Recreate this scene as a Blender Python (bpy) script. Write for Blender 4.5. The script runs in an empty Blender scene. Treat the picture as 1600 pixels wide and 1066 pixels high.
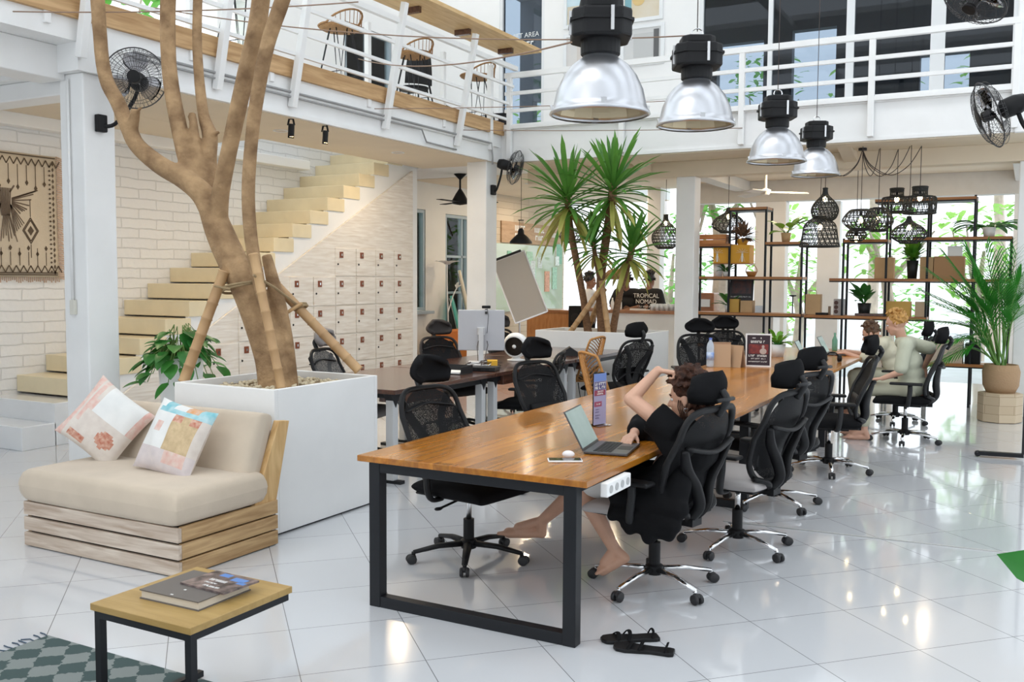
import bpy, math, random
from math import sin, cos, pi, radians as rad, sqrt
from mathutils import Vector, Matrix, Euler
S = bpy.context.scene
COL = S.collection
random.seed(7)
# ------------------------------------------------------------------ camera
FPX = 1488.13
YAW, PIT, ROL, H = rad(28.5), rad(3.7855), rad(.3304), 1.62
_fw = Vector((-sin(YAW)*cos(PIT), cos(YAW)*cos(PIT), -sin(PIT)))
_rt = Vector((cos(YAW), sin(YAW), 0)); _up = _rt.cross(_fw)
_r = _rt*cos(ROL) + _up*sin(ROL); _u = -_rt*sin(ROL) + _up*cos(ROL)
cam = bpy.data.objects.new('camera', bpy.data.cameras.new('camera')); COL.objects.link(cam)
cam.matrix_world = Matrix(((_r.x, _u.x, -_fw.x, 0), (_r.y, _u.y, -_fw.y, 0), (_r.z, _u.z, -_fw.z, H), (0, 0, 0, 1)))
cam.data.sensor_width = 36; cam.data.lens = FPX/1600*36; cam.data.clip_start = .05; cam.data.clip_end = 300
S.camera = cam
# ------------------------------------------------------------------ exposure, sky and lights
S.view_settings.view_transform = 'Standard'; S.view_settings.look = 'None'
S.view_settings.exposure = 0.96; S.view_settings.gamma = 1; S.view_settings.use_curve_mapping = False
W = bpy.data.worlds.new('sky'); S.world = W; W.use_nodes = True
bg = W.node_tree.nodes['Background']; bg.inputs[0].default_value = (.86, .93, 1, 1); bg.inputs[1].default_value = 1.05
def sun(name, rot, e, ang, colr):
    l = bpy.data.lights.new(name, 'SUN'); l.energy = e; l.angle = rad(ang); l.color = colr
    o = bpy.data.objects.new(name, l); o.rotation_euler = [rad(a) for a in rot]; COL.objects.link(o)
sun('hazy_sun', (34, 0, -28), .5, 40, (1, .96, .9))
FILL = [(-7.6, 6.2, 3.24, 7), (-7.4, 8.2, 3.24, 7), (-7.3, 10.3, 3.24, 7), (-5.4, 14.2, 3.235, 9), (-3.2, 14.4, 3.235, 9), (-1.2, 14.4, 3.235, 9), (-7.6, 14.6, 3.235, 9), (-8.2, 16.6, 3.235, 10), (-6.6, 16.2, 3.235, 9)]
for x, y, z, e in FILL:      # warm fill lamps added under the gallery ceilings (their rings are built with the ceilings)
    l = bpy.data.lights.new('warm_fill', 'AREA'); l.shape = 'DISK'; l.size = .13; l.energy = e; l.color = (1, .8, .56)
    o = bpy.data.objects.new('warm_fill', l); o.location = (x, y, z-.006); COL.objects.link(o)
# ------------------------------------------------------------------ pixel helpers: a ray of the photograph meets a real plane
def ray(x, y): return _fw + _r*((x-800)/FPX) - _u*((y-533)/FPX)
def gz(x, y, z): d = ray(x, y); return Vector((0, 0, H)) + d*((z-H)/d.z)
def gx(x, y, X): d = ray(x, y); return Vector((0, 0, H)) + d*(X/d.x)
def gy(x, y, Y): d = ray(x, y); return Vector((0, 0, H)) + d*(Y/d.y)
# ------------------------------------------------------------------ mesh builder
def ortho(d):
    d = d.normalized(); a = Vector((0, 0, 1)) if abs(d.z) < .9 else Vector((1, 0, 0))
    x = d.cross(a).normalized(); return x, d.cross(x).normalized()
class MB:
    def __init__(s): s.v = []; s.f = []; s.mi = []; s.cur = 0
    def add(s, vs, fs):
        o = len(s.v); s.v += [tuple(p) for p in vs]; s.f += [tuple(i+o for i in f) for f in fs]; s.mi += [s.cur]*len(fs)
        return s
    def bx(s, x0, x1, y0, y1, z0, z1, M=None):
        vs = [Vector((x, y, z)) for z in (z0, z1) for y in (y0, y1) for x in (x0, x1)]
        if M: vs = [M @ p for p in vs]
        return s.add(vs, [(0, 2, 3, 1), (4, 5, 7, 6), (0, 1, 5, 4), (2, 6, 7, 3), (0, 4, 6, 2), (1, 3, 7, 5)])
    def cb(s, c, d, M=None):
        return s.bx(c[0]-d[0]/2, c[0]+d[0]/2, c[1]-d[1]/2, c[1]+d[1]/2, c[2]-d[2]/2, c[2]+d[2]/2, M)
    def bar(s, p, q, w, h, up=(0, 0, 1)):
        p, q = Vector(p), Vector(q); d = (q-p); up = Vector(up)
        x = d.cross(up)
        if x.length < 1e-6: x = d.cross(Vector((1, 0, 0)))
        x.normalize(); y = x.cross(d).normalized(); vs = []
        for e in (p, q):
            for a, b in ((-1, -1), (1, -1), (1, 1), (-1, 1)): vs.append(e + x*(a*w/2) + y*(b*h/2))
        return s.add(vs, [(0, 1, 2, 3), (7, 6, 5, 4), (0, 4, 5, 1), (1, 5, 6, 2), (2, 6, 7, 3), (3, 7, 4, 0)])
    def tube(s, pts, r, n=8, cap=True, closed=False, flat=1.0):
        pts = [Vector(p) for p in pts]; m = len(pts); R = r if hasattr(r, '__len__') else [r]*m
        vs = []; px = None
        for i, p in enumerate(pts):
            if closed: d = pts[(i+1) % m] - pts[i-1]
            else: d = pts[min(i+1, m-1)] - pts[max(i-1, 0)]
            d.normalize()
            if px is None: x, _ = ortho(d)
            else:
                x = px - d*px.dot(d)
                x = x.normalized() if x.length > 1e-6 else ortho(d)[0]
            px = x; y = d.cross(x)
            for k in range(n):
                a = 2*pi*k/n; vs.append(p + x*(cos(a)*R[i]) + y*(sin(a)*R[i]*flat))
        fs = [(i*n+k, i*n+(k+1) % n, (i+1)*n+(k+1) % n, (i+1)*n+k) for i in range(m-1) for k in range(n)]
        if closed: fs += [((m-1)*n+k, (m-1)*n+(k+1) % n, (k+1) % n, k) for k in range(n)]
        elif cap: fs += [tuple(range(n-1, -1, -1)), tuple(range((m-1)*n, m*n))]
        return s.add(vs, fs)
    def lathe(s, prof, n=24, at=(0, 0, 0), M=None, closed=False, caps=(True, True)):
        at = Vector(at); vs = []
        for rr, z in prof:
            for k in range(n):
                a = 2*pi*k/n; p = Vector((rr*cos(a), rr*sin(a), z)); vs.append((M @ p if M else p) + at)
        m = len(prof)
        fs = [(i*n+k, i*n+(k+1) % n, (i+1)*n+(k+1) % n, (i+1)*n+k) for i in range(m-1) for k in range(n)]
        if closed: fs += [((m-1)*n+k, (m-1)*n+(k+1) % n, (k+1) % n, k) for k in range(n)]
        else:
            if prof[0][0] > 1e-5 and caps[0]: fs.append(tuple(range(n-1, -1, -1)))
            if prof[-1][0] > 1e-5 and caps[1]: fs.append(tuple(range((m-1)*n, m*n)))
        return s.add(vs, fs)
    def ell(s, c, r, n=14, M=None):
        c = Vector(c); r = r if hasattr(r, '__len__') else (r, r, r); m = n//2; vs = []
        for i in range(m+1):
            t = pi*i/m
            for k in range(n):
                a = 2*pi*k/n; p = Vector((r[0]*sin(t)*cos(a), r[1]*sin(t)*sin(a), -r[2]*cos(t))); vs.append((M @ p if M else p) + c)
        return s.add(vs, [(i*n+k, i*n+(k+1) % n, (i+1)*n+(k+1) % n, (i+1)*n+k) for i in range(m) for k in range(n)])
    def cap(s, p, q, r1, r2, n=12, flat=1.0, up=None):
        p, q = Vector(p), Vector(q); d = (q-p); L = d.length or 1e-6; d.normalize()
        if up is None: x, y = ortho(d)
        else:
            y = Vector(up); y = (y - d*y.dot(d)).normalized(); x = y.cross(d)
        vs = []; rows = []
        for i in range(4): t = -pi/2 + pi/2*i/4; rows.append((p + d*(sin(t)*r1), cos(t)*r1))
        rows.append((p, r1)); rows.append((q, r2))
        for i in range(1, 5): t = pi/2*i/4; rows.append((q + d*(sin(t)*r2), cos(t)*r2))
        for c, rr in rows:
            rr = max(rr, 1e-4)
            for k in range(n): a = 2*pi*k/n; vs.append(c + x*(cos(a)*rr) + y*(sin(a)*rr*flat))
        m = len(rows)
        fs = [(i*n+k, i*n+(k+1) % n, (i+1)*n+(k+1) % n, (i+1)*n+k) for i in range(m-1) for k in range(n)]
        fs += [tuple(range(n-1, -1, -1)), tuple(range((m-1)*n, m*n))]
        return s.add(vs, fs)
    def prism(s, poly, o, ax, ay, az, h):
        o, ax, ay, az = Vector(o), Vector(ax), Vector(ay), Vector(az); n = len(poly)
        vs = [o + ax*a + ay*b for a, b in poly] + [o + ax*a + ay*b + az*h for a, b in poly]
        return s.add(vs, [tuple(range(n-1, -1, -1)), tuple(range(n, 2*n))] + [(i, (i+1) % n, n+(i+1) % n, n+i) for i in range(n)])
    def sheet(s, pts_rows, th=0, closed=False):
        m = len(pts_rows); n = len(pts_rows[0]); vs = [Vector(p) for row in pts_rows for p in row]
        fs = [(i*n+k, i*n+k+1, (i+1)*n+k+1, (i+1)*n+k) for i in range(m-1) for k in range(n-1)]
        return s.add(vs, fs)
    def leaf(s, p, d, L, w, droop=.3, fold=.25, n=5, up=(0, 0, 1), tip=.0, shape=None):
        p, d = Vector(p), Vector(d).normalized(); up = Vector(up)
        x = d.cross(up); x = x.normalized() if x.length > 1e-4 else ortho(d)[0]; rows = []; q = p.copy(); dd = d.copy()
        for i in range(n+1):
            t = i/n; ww = w*(shape(t) if shape else (sin(pi*min(1, t*.62+.2))**.8 if t < .999 else tip))
            if i == n: ww = w*tip
            nrm = x.cross(dd).normalized()
            rows.append([q - x*ww/2 + nrm*(fold*ww), q.copy(), q + x*ww/2 + nrm*(fold*ww)])
            q = q + dd*(L/n); dd = (dd - Vector((0, 0, droop/n*(.5+t)))).normalized()
        return s.sheet(rows)
    def build(s, name, mat=None, parent=None, smooth=False, bevel=0, sol=0, sub=0, loc=None, rot=None, segs=2, auto=None):
        me = bpy.data.meshes.new(name); me.from_pydata(s.v, [], s.f)
        for m in (mat if isinstance(mat, (list, tuple)) else [mat]): me.materials.append(m)
        if isinstance(mat, (list, tuple)): me.polygons.foreach_set('material_index', s.mi)
        if smooth: me.polygons.foreach_set('use_smooth', [True]*len(s.f))
        me.update(); o = bpy.data.objects.new(name, me); COL.objects.link(o)
        if parent: o.parent = parent
        if loc is not None: o.location = loc
        if rot is not None: o.rotation_euler = rot
        if sol: m = o.modifiers.new('sol', 'SOLIDIFY'); m.thickness = sol; m.offset = 0
        if bevel: m = o.modifiers.new('bev', 'BEVEL'); m.width = bevel; m.segments = segs; m.limit_method = 'ANGLE'; m.angle_limit = rad(40)
        if sub: m = o.modifiers.new('sub', 'SUBSURF'); m.levels = m.render_levels = sub
        return o
def tag(o, label=None, cat=None, group=None, kind=None):
    if label: o['label'] = label
    if cat: o['category'] = cat
    if group: o['group'] = group
    if kind: o['kind'] = kind
    return o
def thing(name, label, cat, loc=(0, 0, 0), rz=0, group=None, scale=None):
    o = bpy.data.objects.new(name, None); COL.objects.link(o); o.location = loc; o.rotation_euler = (0, 0, rz)
    if scale: o.scale = (scale,)*3
    o.empty_display_size = .1
    return tag(o, label, cat, group)
def struct(name, mb, mat, **k): return tag(mb.build(name, mat, **k), kind='structure')
def ctree(o, parent=None):
    c = o.copy(); COL.objects.link(c)
    if parent: c.parent = parent
    for ch in list(o.children): ctree(ch, c)
    return c
def dup(o, loc, rz=None, label=None, group=None, scale=None):
    c = ctree(o); c.location = loc
    if rz is not None: c.rotation_euler = (0, 0, rz)
    if label: c['label'] = label
    if group: c['group'] = group
    if scale: c.scale = (scale,)*3
    return c
def remesh(o, vox, smooth=4, fac=.5):
    m = o.modifiers.new('fuse', 'REMESH'); m.mode = 'VOXEL'; m.voxel_size = vox; m.use_smooth_shade = True
    if smooth: m = o.modifiers.new('soft', 'SMOOTH'); m.iterations = smooth; m.factor = fac
    return o
def spline(pts, k=6):
    P = [Vector(p) for p in pts]; out = []
    for i in range(len(P)-1):
        a, b, c, d = P[max(i-1, 0)], P[i], P[i+1], P[min(i+2, len(P)-1)]
        for j in range(k):
            t = j/k; out.append(.5*((2*b) + (c-a)*t + (2*a-5*b+4*c-d)*t*t + (3*b-a-3*c+d)*t**3))
    out.append(P[-1]); return out
def lerp_r(r, k):
    out = []
    for i in range(len(r)-1): out += [r[i] + (r[i+1]-r[i])*j/k for j in range(k)]
    return out + [r[-1]]
def text(name, body, size, loc, rot, mat, parent=None, ext=.0008, align='CENTER', sp=1):
    cu = bpy.data.curves.new(name, 'FONT'); cu.body = body; cu.size = size; cu.extrude = ext; cu.align_x = align; cu.align_y = 'CENTER'; cu.space_line = sp
    o = bpy.data.objects.new(name, cu); COL.objects.link(o)
    me = bpy.data.meshes.new_from_object(o); bpy.data.objects.remove(o); me.materials.clear(); me.materials.append(mat)
    o = bpy.data.objects.new(name, me); COL.objects.link(o); o.location = loc; o.rotation_euler = rot
    if parent: o.parent = parent
    return o
def scrawl(parent, rows, m, T=None, seed=1, name='printed_lines'):
    """rows of tiny marks for print too small to read: (x0, x1, z, height) on the plane y=0 of T"""
    r = random.Random(seed); mb = MB(); T = T or Matrix()
    for x0, x1, z, h in rows:
        x = x0
        while x < x1 - h*.3:
            w = min(h*r.uniform(.4, .9), x1-x); k = r.random()
            if k < .15: x += h*.5; continue
            mb.bx(x, x+w*.34, -.0006, 0, z, z+h, T)
            if k < .75: mb.bx(x+w*.34, x+w, -.0006, 0, z + (h*.72 if k < .5 else 0), z + (h if k < .5 else h*.28), T)
            if k > .6: mb.bx(x+w*.66, x+w, -.0005, 0, z, z+h*.95, T)
            x += w + h*.2
    return mb.build(name, m, parent)
# ------------------------------------------------------------------ materials
def nodes(name):
    m = bpy.data.materials.new(name); m.use_nodes = True; nt = m.node_tree
    return m, nt, nt.nodes['Principled BSDF'], nt.nodes.new, nt.links.new
def c4(c): return tuple(c) + (1,) if len(c) == 3 else c
def mat(name, col, rough=.6, metal=0, var=0, vs=8, bump=0, bs=60, spec=.5, emit=0, alpha=1, trans=0, coat=0, stretch=None, col2=None, sheen=0):
    m, nt, b, N, Lk = nodes(name)
    b.inputs['Base Color'].default_value = c4(col); b.inputs['Roughness'].default_value = rough; b.inputs['Metallic'].default_value = metal
    b.inputs['Specular IOR Level'].default_value = spec; b.inputs['Alpha'].default_value = alpha; b.inputs['Transmission Weight'].default_value = trans
    b.inputs['Coat Weight'].default_value = coat
    if sheen: b.inputs['Sheen Weight'].default_value = sheen
    if emit: b.inputs['Emission Color'].default_value = c4(col); b.inputs['Emission Strength'].default_value = emit
    if var or bump or col2:
        tc = N('ShaderNodeTexCoord'); mp = N('ShaderNodeMapping'); Lk(tc.outputs['Object'], mp.inputs[0])
        if stretch: mp.inputs['Scale'].default_value = stretch
    if var or col2:
        nz = N('ShaderNodeTexNoise'); nz.inputs['Scale'].default_value = vs; nz.inputs['Detail'].default_value = 5; Lk(mp.outputs[0], nz.inputs[0])
        rp = N('ShaderNodeValToRGB'); rp.color_ramp.elements[0].position = .32; rp.color_ramp.elements[1].position = .68
        rp.color_ramp.elements[0].color = c4(col2) if col2 else tuple(max(0, x*(1-var)) for x in col[:3]) + (1,)
        rp.color_ramp.elements[1].color = c4(col) if col2 else tuple(min(1, x*(1+var)) for x in col[:3]) + (1,)
        Lk(nz.outputs[0], rp.inputs[0]); Lk(rp.outputs[0], b.inputs['Base Color'])
    if bump:
        n2 = N('ShaderNodeTexNoise'); n2.inputs['Scale'].default_value = bs; n2.inputs['Detail'].default_value = 4; Lk(mp.outputs[0], n2.inputs[0])
        bp = N('ShaderNodeBump'); bp.inputs['Strength'].default_value = bump; bp.inputs['Distance'].default_value = .02
        Lk(n2.outputs[0], bp.inputs['Height']); Lk(bp.outputs[0], b.inputs['Normal'])
    return m
def wood(name, c1, c2, scale=3, stretch=(1, 12, 12), rough=.45, coat=0, bump=.05, plank=None, gap=(.1, .06, .03)):
    """grain runs along local X when stretch=(1,12,12); plank=(length,width,axes) adds joined staves"""
    m, nt, b, N, Lk = nodes(name); tc = N('ShaderNodeTexCoord'); mp = N('ShaderNodeMapping'); mp.inputs['Scale'].default_value = stretch
    Lk(tc.outputs['Object'], mp.inputs[0]); nz = N('ShaderNodeTexNoise'); nz.inputs['Scale'].default_value = scale; nz.inputs['Detail'].default_value = 8
    nz.inputs['Distortion'].default_value = .6; src = mp.outputs[0]
    rp = N('ShaderNodeValToRGB'); rp.color_ramp.elements[0].position = .3; rp.color_ramp.elements[1].position = .7
    rp.color_ramp.elements[0].color = c4(c1); rp.color_ramp.elements[1].color = c4(c2)
    Lk(src, nz.inputs[0]); Lk(nz.outputs[0], rp.inputs[0]); out = rp.outputs[0]
    if plank:
        br = N('ShaderNodeTexBrick'); br.offset = .37; br.inputs['Scale'].default_value = 1; br.inputs['Mortar Size'].default_value = plank[3] if len(plank) > 3 else .0008
        br.inputs['Brick Width'].default_value = plank[0]; br.inputs['Row Height'].default_value = plank[1]
        br.inputs['Color1'].default_value = (.62, .62, .62, 1); br.inputs['Color2'].default_value = (1.12, 1.12, 1.12, 1); br.inputs['Mortar'].default_value = c4(gap)
        mp2 = N('ShaderNodeMapping'); mp2.inputs['Rotation'].default_value = plank[2]; Lk(tc.outputs['Object'], mp2.inputs[0]); Lk(mp2.outputs[0], br.inputs[0])
        mx = N('ShaderNodeMix'); mx.data_type = 'RGBA'; mx.blend_type = 'MULTIPLY'; mx.inputs[0].default_value = .8
        Lk(out, mx.inputs[6]); Lk(br.outputs[0], mx.inputs[7]); out = mx.outputs[2]
    Lk(out, b.inputs['Base Color']); b.inputs['Roughness'].default_value = rough; b.inputs['Coat Weight'].default_value = coat; b.inputs['Coat Roughness'].default_value = .12
    if bump:
        bp = N('ShaderNodeBump'); bp.inputs['Strength'].default_value = bump; bp.inputs['Distance'].default_value = .01; Lk(nz.outputs[0], bp.inputs['Height']); Lk(bp.outputs[0], b.inputs['Normal'])
    return m
def bricks(name, c1, c2, cm, bw, rh, ms, rot=(0, 0, 0), loc=(0, 0, 0), rough=.8, bump=.4, off=.5, coat=0, spec=.5, wob=0, dist=.02):
    m, nt, b, N, Lk = nodes(name); tc = N('ShaderNodeTexCoord'); mp = N('ShaderNodeMapping'); mp.inputs['Rotation'].default_value = rot; mp.inputs['Location'].default_value = loc
    Lk(tc.outputs['Object'], mp.inputs[0]); br = N('ShaderNodeTexBrick'); br.offset = off; br.inputs['Scale'].default_value = 1
    br.inputs['Brick Width'].default_value = bw; br.inputs['Row Height'].default_value = rh; br.inputs['Mortar Size'].default_value = ms
    br.inputs['Mortar Smooth'].default_value = .3
    br.inputs['Color1'].default_value = c4(c1); br.inputs['Color2'].default_value = c4(c2); br.inputs['Mortar'].default_value = c4(cm)
    src = mp.outputs[0]
    if wob:
        nz = N('ShaderNodeTexNoise'); nz.inputs['Scale'].default_value = 5; nz.inputs['Detail'].default_value = 3; Lk(src, nz.inputs[0])
        ad = N('ShaderNodeVectorMath'); ad.operation = 'SCALE'; ad.inputs['Scale'].default_value = wob; Lk(nz.outputs['Color'], ad.inputs[0])
        a2 = N('ShaderNodeVectorMath'); Lk(src, a2.inputs[0]); Lk(ad.outputs[0], a2.inputs[1]); src = a2.outputs[0]
    Lk(src, br.inputs[0]); Lk(br.outputs[0], b.inputs['Base Color']); b.inputs['Roughness'].default_value = rough
    b.inputs['Coat Weight'].default_value = coat; b.inputs['Coat Roughness'].default_value = .04; b.inputs['Specular IOR Level'].default_value = spec
    if bump:
        iv = N('ShaderNodeMath'); iv.operation = 'MULTIPLY_ADD'; iv.inputs[1].default_value = -1; iv.inputs[2].default_value = 1; Lk(br.outputs['Fac'], iv.inputs[0])
        n2 = N('ShaderNodeTexNoise'); n2.inputs['Scale'].default_value = 14; Lk(tc.outputs['Object'], n2.inputs[0])
        ad2 = N('ShaderNodeMath'); ad2.operation = 'MULTIPLY_ADD'; ad2.inputs[1].default_value = .5 if wob else 0; Lk(n2.outputs[0], ad2.inputs[0]); Lk(iv.outputs[0], ad2.inputs[2])
        bp = N('ShaderNodeBump'); bp.inputs['Strength'].default_value = bump; bp.inputs['Distance'].default_value = dist; Lk(ad2.outputs[0], bp.inputs['Height']); Lk(bp.outputs[0], b.inputs['Normal'])
    return m
def glass(name, col, dens=.3, rough=.02):
    m, nt, b, N, Lk = nodes(name); out = nt.nodes['Material Output']; g = N('ShaderNodeBsdfGlossy'); g.inputs['Roughness'].default_value = rough
    t = N('ShaderNodeBsdfTransparent'); t.inputs[0].default_value = c4(col); fr = N('ShaderNodeLayerWeight'); fr.inputs[0].default_value = dens
    mx = N('ShaderNodeMixShader'); Lk(fr.outputs['Fresnel'], mx.inputs[0]); Lk(t.outputs[0], mx.inputs[1]); Lk(g.outputs[0], mx.inputs[2]); Lk(mx.outputs[0], out.inputs[0])
    nt.nodes.remove(b); return m
def netting(name, col, open_, sx=260, rough=.6):
    m, nt, b, N, Lk = nodes(name); b.inputs['Specular IOR Level'].default_value = .15; b.inputs['Base Color'].default_value = c4(col); b.inputs['Roughness'].default_value = rough
    tc = N('ShaderNodeTexCoord'); mp = N('ShaderNodeMapping'); mp.inputs['Scale'].default_value = (sx, sx, sx); Lk(tc.outputs['Object'], mp.inputs[0])
    ck = N('ShaderNodeTexVoronoi'); ck.feature = 'F1'; ck.inputs['Scale'].default_value = 1; Lk(mp.outputs[0], ck.inputs[0])
    mt = N('ShaderNodeMath'); mt.operation = 'GREATER_THAN'; mt.inputs[1].default_value = open_; Lk(ck.outputs['Distance'], mt.inputs[0]); Lk(mt.outputs[0], b.inputs['Alpha'])
    return m
def leafmat(name, c1, c2, rough=.45, sc=3, trl=.25):
    m = mat(name, c2, rough, col2=c1, vs=sc); nt = m.node_tree; b = nt.nodes['Principled BSDF']; out = nt.nodes['Material Output']
    t = nt.nodes.new('ShaderNodeBsdfTranslucent'); t.inputs[0].default_value = c4(c2); mx = nt.nodes.new('ShaderNodeMixShader'); mx.inputs[0].default_value = trl
    nt.links.new(b.outputs[0], mx.inputs[1]); nt.links.new(t.outputs[0], mx.inputs[2]); nt.links.new(mx.outputs[0], out.inputs[0]); return m
M = {}
M['white'] = mat('white_paint', (.86, .86, .85), .55, var=.025, vs=3, bump=.05, bs=12)
M['white_wall'] = mat('white_wall_paint', (.9, .89, .87), .6, var=.02, vs=2)
M['cream'] = mat('cream_ceiling_paint', (.76, .655, .51), .7, var=.03, vs=2)
M['tan_wall'] = mat('pale_plaster', (.76, .73, .68), .7, var=.03, vs=2)
M['tile'] = bricks('floor_tile', (.66, .675, .70), (.635, .65, .675), (.2, .2, .21), .5235, .5235, .0022, rot=(0, 0, -rad(46.37)), loc=(-.345, -3.86, 0), rough=.12, bump=.15, off=0, coat=.6, dist=.002)
M['brick'] = bricks('white_brick', (.80, .79, .77), (.77, .765, .755), (.66, .655, .645), .5, .115, .007, rot=(0, -pi/2, -pi/2), rough=.75, bump=.75, wob=.035)
M['step'] = mat('sandy_stair_stone', (.78, .67, .45), .35, var=.05, vs=4, coat=.2)
M['step_tile'] = mat('pale_step_tile', (.78, .8, .82), .15, var=.03, vs=3, coat=.5)
M['pine'] = wood('fascia_pine', (.42, .24, .1), (.66, .43, .22), 2, (12, 1, 12), .6, bump=.1)
M['teak'] = wood('table_teak', (.36, .115, .006), (.54, .205, .016), 2.2, (14, 1, 10), .27, coat=.25, bump=.004, plank=(1.1, .085, (0, 0, pi/2), .0006), gap=(.45, .4, .35))
M['black_steel'] = mat('black_powder_steel', (.010, .011, .014), .42, spec=.3)
M['black_plastic'] = mat('black_plastic', (.010, .010, .011), .5, spec=.25)
M['grey_plastic'] = mat('dark_grey_plastic', (.018, .0185, .02), .45, spec=.3)
M['black_fabric'] = mat('black_fabric', (.009, .009, .010), .9, bump=.15, bs=300, spec=.12)
M['grey_fabric'] = mat('light_grey_seat_fabric', (.48, .45, .44), .9, bump=.2, bs=300)
M['mesh'] = netting('chair_mesh', (.008, .008, .009), .26, 210)
M['mesh_dense'] = netting('dense_chair_mesh', (.008, .008, .009), .16, 210)
M['mesh_grey'] = netting('grey_chair_mesh', (.1, .1, .1), .3, 210)
M['chrome'] = mat('chrome', (.75, .75, .76), .12, 1)
M['alu'] = mat('aluminium', (.7, .7, .71), .3, 1)
M['rubber'] = mat('caster_rubber', (.02, .02, .022), .6)
M['skin'] = mat('skin', (.62, .36, .25), .5, var=.06, vs=9)
M['skin_dark'] = mat('tan_skin', (.3, .15, .09), .5)
M['skin_fair'] = mat('fair_skin', (.66, .38, .27), .5, var=.05, vs=9)
M['paper'] = mat('paper_white', (.82, .82, .8), .7)
M['glass'] = glass('clear_glass', (.96, .99, .98), .25)
M['bulb'] = mat('warm_bulb', (1, .78, .42), .5, emit=14)
M['rope'] = mat('rope', (.33, .24, .13), .9, bump=.3, bs=150)
M['grey_conduit'] = mat('grey_conduit', (.33, .33, .33), .5)
M['wire'] = mat('dark_wire', (.05, .035, .03), .6)
M['string'] = mat('brown_string', (.3, .2, .14), .8)
# ================================================================== STRUCTURE
def holes(mb, ax, c0, c1, a0, a1, z0, z1, hs):
    """wall slab with rectangular holes; ax='x' -> slab between X=c0..c1 spanning Y a0..a1"""
    As = sorted({a0, a1, *[h[0] for h in hs], *[h[1] for h in hs]}); As = [a for a in As if a0 <= a <= a1]
    for i in range(len(As)-1):
        lo, hi = As[i], As[i+1]; m = (lo+hi)/2; zs = [(z0, z1)]
        for h in hs:
            if h[0] < m < h[1]:
                nz = []
                for a, b in zs:
                    if h[2] > a: nz.append((a, min(b, h[2])))
                    if h[3] < b: nz.append((max(a, h[3]), b))
                zs = nz
        for a, b in zs:
            if b - a > 1e-4:
                if ax == 'x': mb.bx(c0, c1, lo, hi, a, b)
                else: mb.bx(lo, hi, c0, c1, a, b)
    return mb
struct('floor', MB().bx(-9.3, 4, -4, 16.6, -.12, 0), M['tile'])
M['deck'] = mat('outdoor_paving', (.62, .66, .72), .5, var=.1, vs=2)
struct('floor_outdoor', MB().bx(-14, 8, 16.6, 34, -.14, -.02), M['deck'])
# left wall: brick, then plaster with two windows, then planks
struct('wall_left', MB().bx(-9.35, -9.15, -2, 13.0, 0, 3.78), M['brick'])
struct('wall_left_plaster', holes(MB(), 'x', -9.35, -9.15, 13.0, 16.0, 0, 3.25, [(13.25, 13.72, 1.05, 2.78), (14.36, 15.16, .3, 2.75)]), M['tan_wall'])
M['plankwall'] = bricks('pale_plank_wall', (.62, .52, .4), (.52, .42, .31), (.3, .23, .16), 1.3, .13, .004, rot=(0, -pi/2, -pi/2), rough=.6, bump=.3)
struct('wall_left_planks', MB().bx(-9.35, -9.15, 16.0, 19.25, 0, 3.25), M['plankwall'])
M['blueframe'] = mat('blue_grey_window_frame', (.32, .38, .42), .4)
def xwin(name, y0, y1, z0, z1, x=-9.2, mull=(), rail=()):
    f = MB(); t = .05
    f.bx(x-.04, x+.04, y0, y0+t, z0, z1); f.bx(x-.04, x+.04, y1-t, y1, z0, z1); f.bx(x-.04, x+.04, y0+t, y1-t, z0, z0+t); f.bx(x-.04, x+.04, y0+t, y1-t, z1-t, z1)
    for m in mull: f.bx(x-.03, x+.03, m-.02, m+.02, z0+t, z1-t)
    for r in rail: f.bx(x-.03, x+.03, y0+t, y1-t, r-.02, r+.02)
    w = struct(name, f, M['blueframe']); MB().bx(x-.006, x+.006, y0+t, y1-t, z0+t, z1-t).build('glass_pane', M['glass'], w); return w
xwin('window_1', 13.26, 13.71, 1.06, 2.77); xwin('window_2', 14.37, 15.15, .31, 2.74, mull=(14.95,), rail=(2.0, 1.35))
struct('trim_1', MB().bx(-9.15, -9.0, 13.2, 13.78, 1.0, 1.05), M['blueframe'], bevel=.005)
# gallery slab along the left, stairs well left open
g = MB()
g.bx(-8.05, -6.7, 5.1, 12, 3.25, 3.78); g.bx(-9.15, -8.05, 5.1, 8.6, 3.25, 3.78); g.bx(-9.15, -6.7, -2, 5.1, 3.47, 3.78); g.bx(-9.15, -6.7, 12, 13.3, 3.25, 3.78)
struct('ceiling_gallery', g, M['white'])
struct('ceiling_gallery_beam', MB().bx(-7.25, -6.95, -2, 5.17, 3.2, 3.47).bx(-9.15, -7.04, 5.2, 5.44, 3.1, 3.249), M['white'], bevel=.01)
struct('trim_2', MB().bx(-6.71, -6.66, -2, 12.0, 3.64, 3.82), M['pine'], bevel=.004)
struct('trim_3', MB().bx(-9.15, -8.98, 5.6, 10.55, 3.12, 3.249), M['white_wall'], bevel=.01)
struct('trim_4', MB().bx(-6.7, -6.675, 5.47, 11.6, 3.25, 3.29).bx(-6.7, -6.67, 5.47, 11.9, 3.46, 3.48), M['white'])
struct('ceiling_gallery_soffit', MB().bx(-8.05, -6.72, 5.48, 12, 3.244, 3.2499).bx(-9.15, -8.06, 5.48, 8.6, 3.244, 3.2499), M['cream'])
for x, y, z, e in FILL: struct('ceiling_fill_ring', MB().lathe([(.07, z-.004), (.085, z-.004), (.085, z+.003), (.07, z+.003)], 24, (x, y, 0), closed=True), M['white'])  # rings made up to house the added fill lamps
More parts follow.
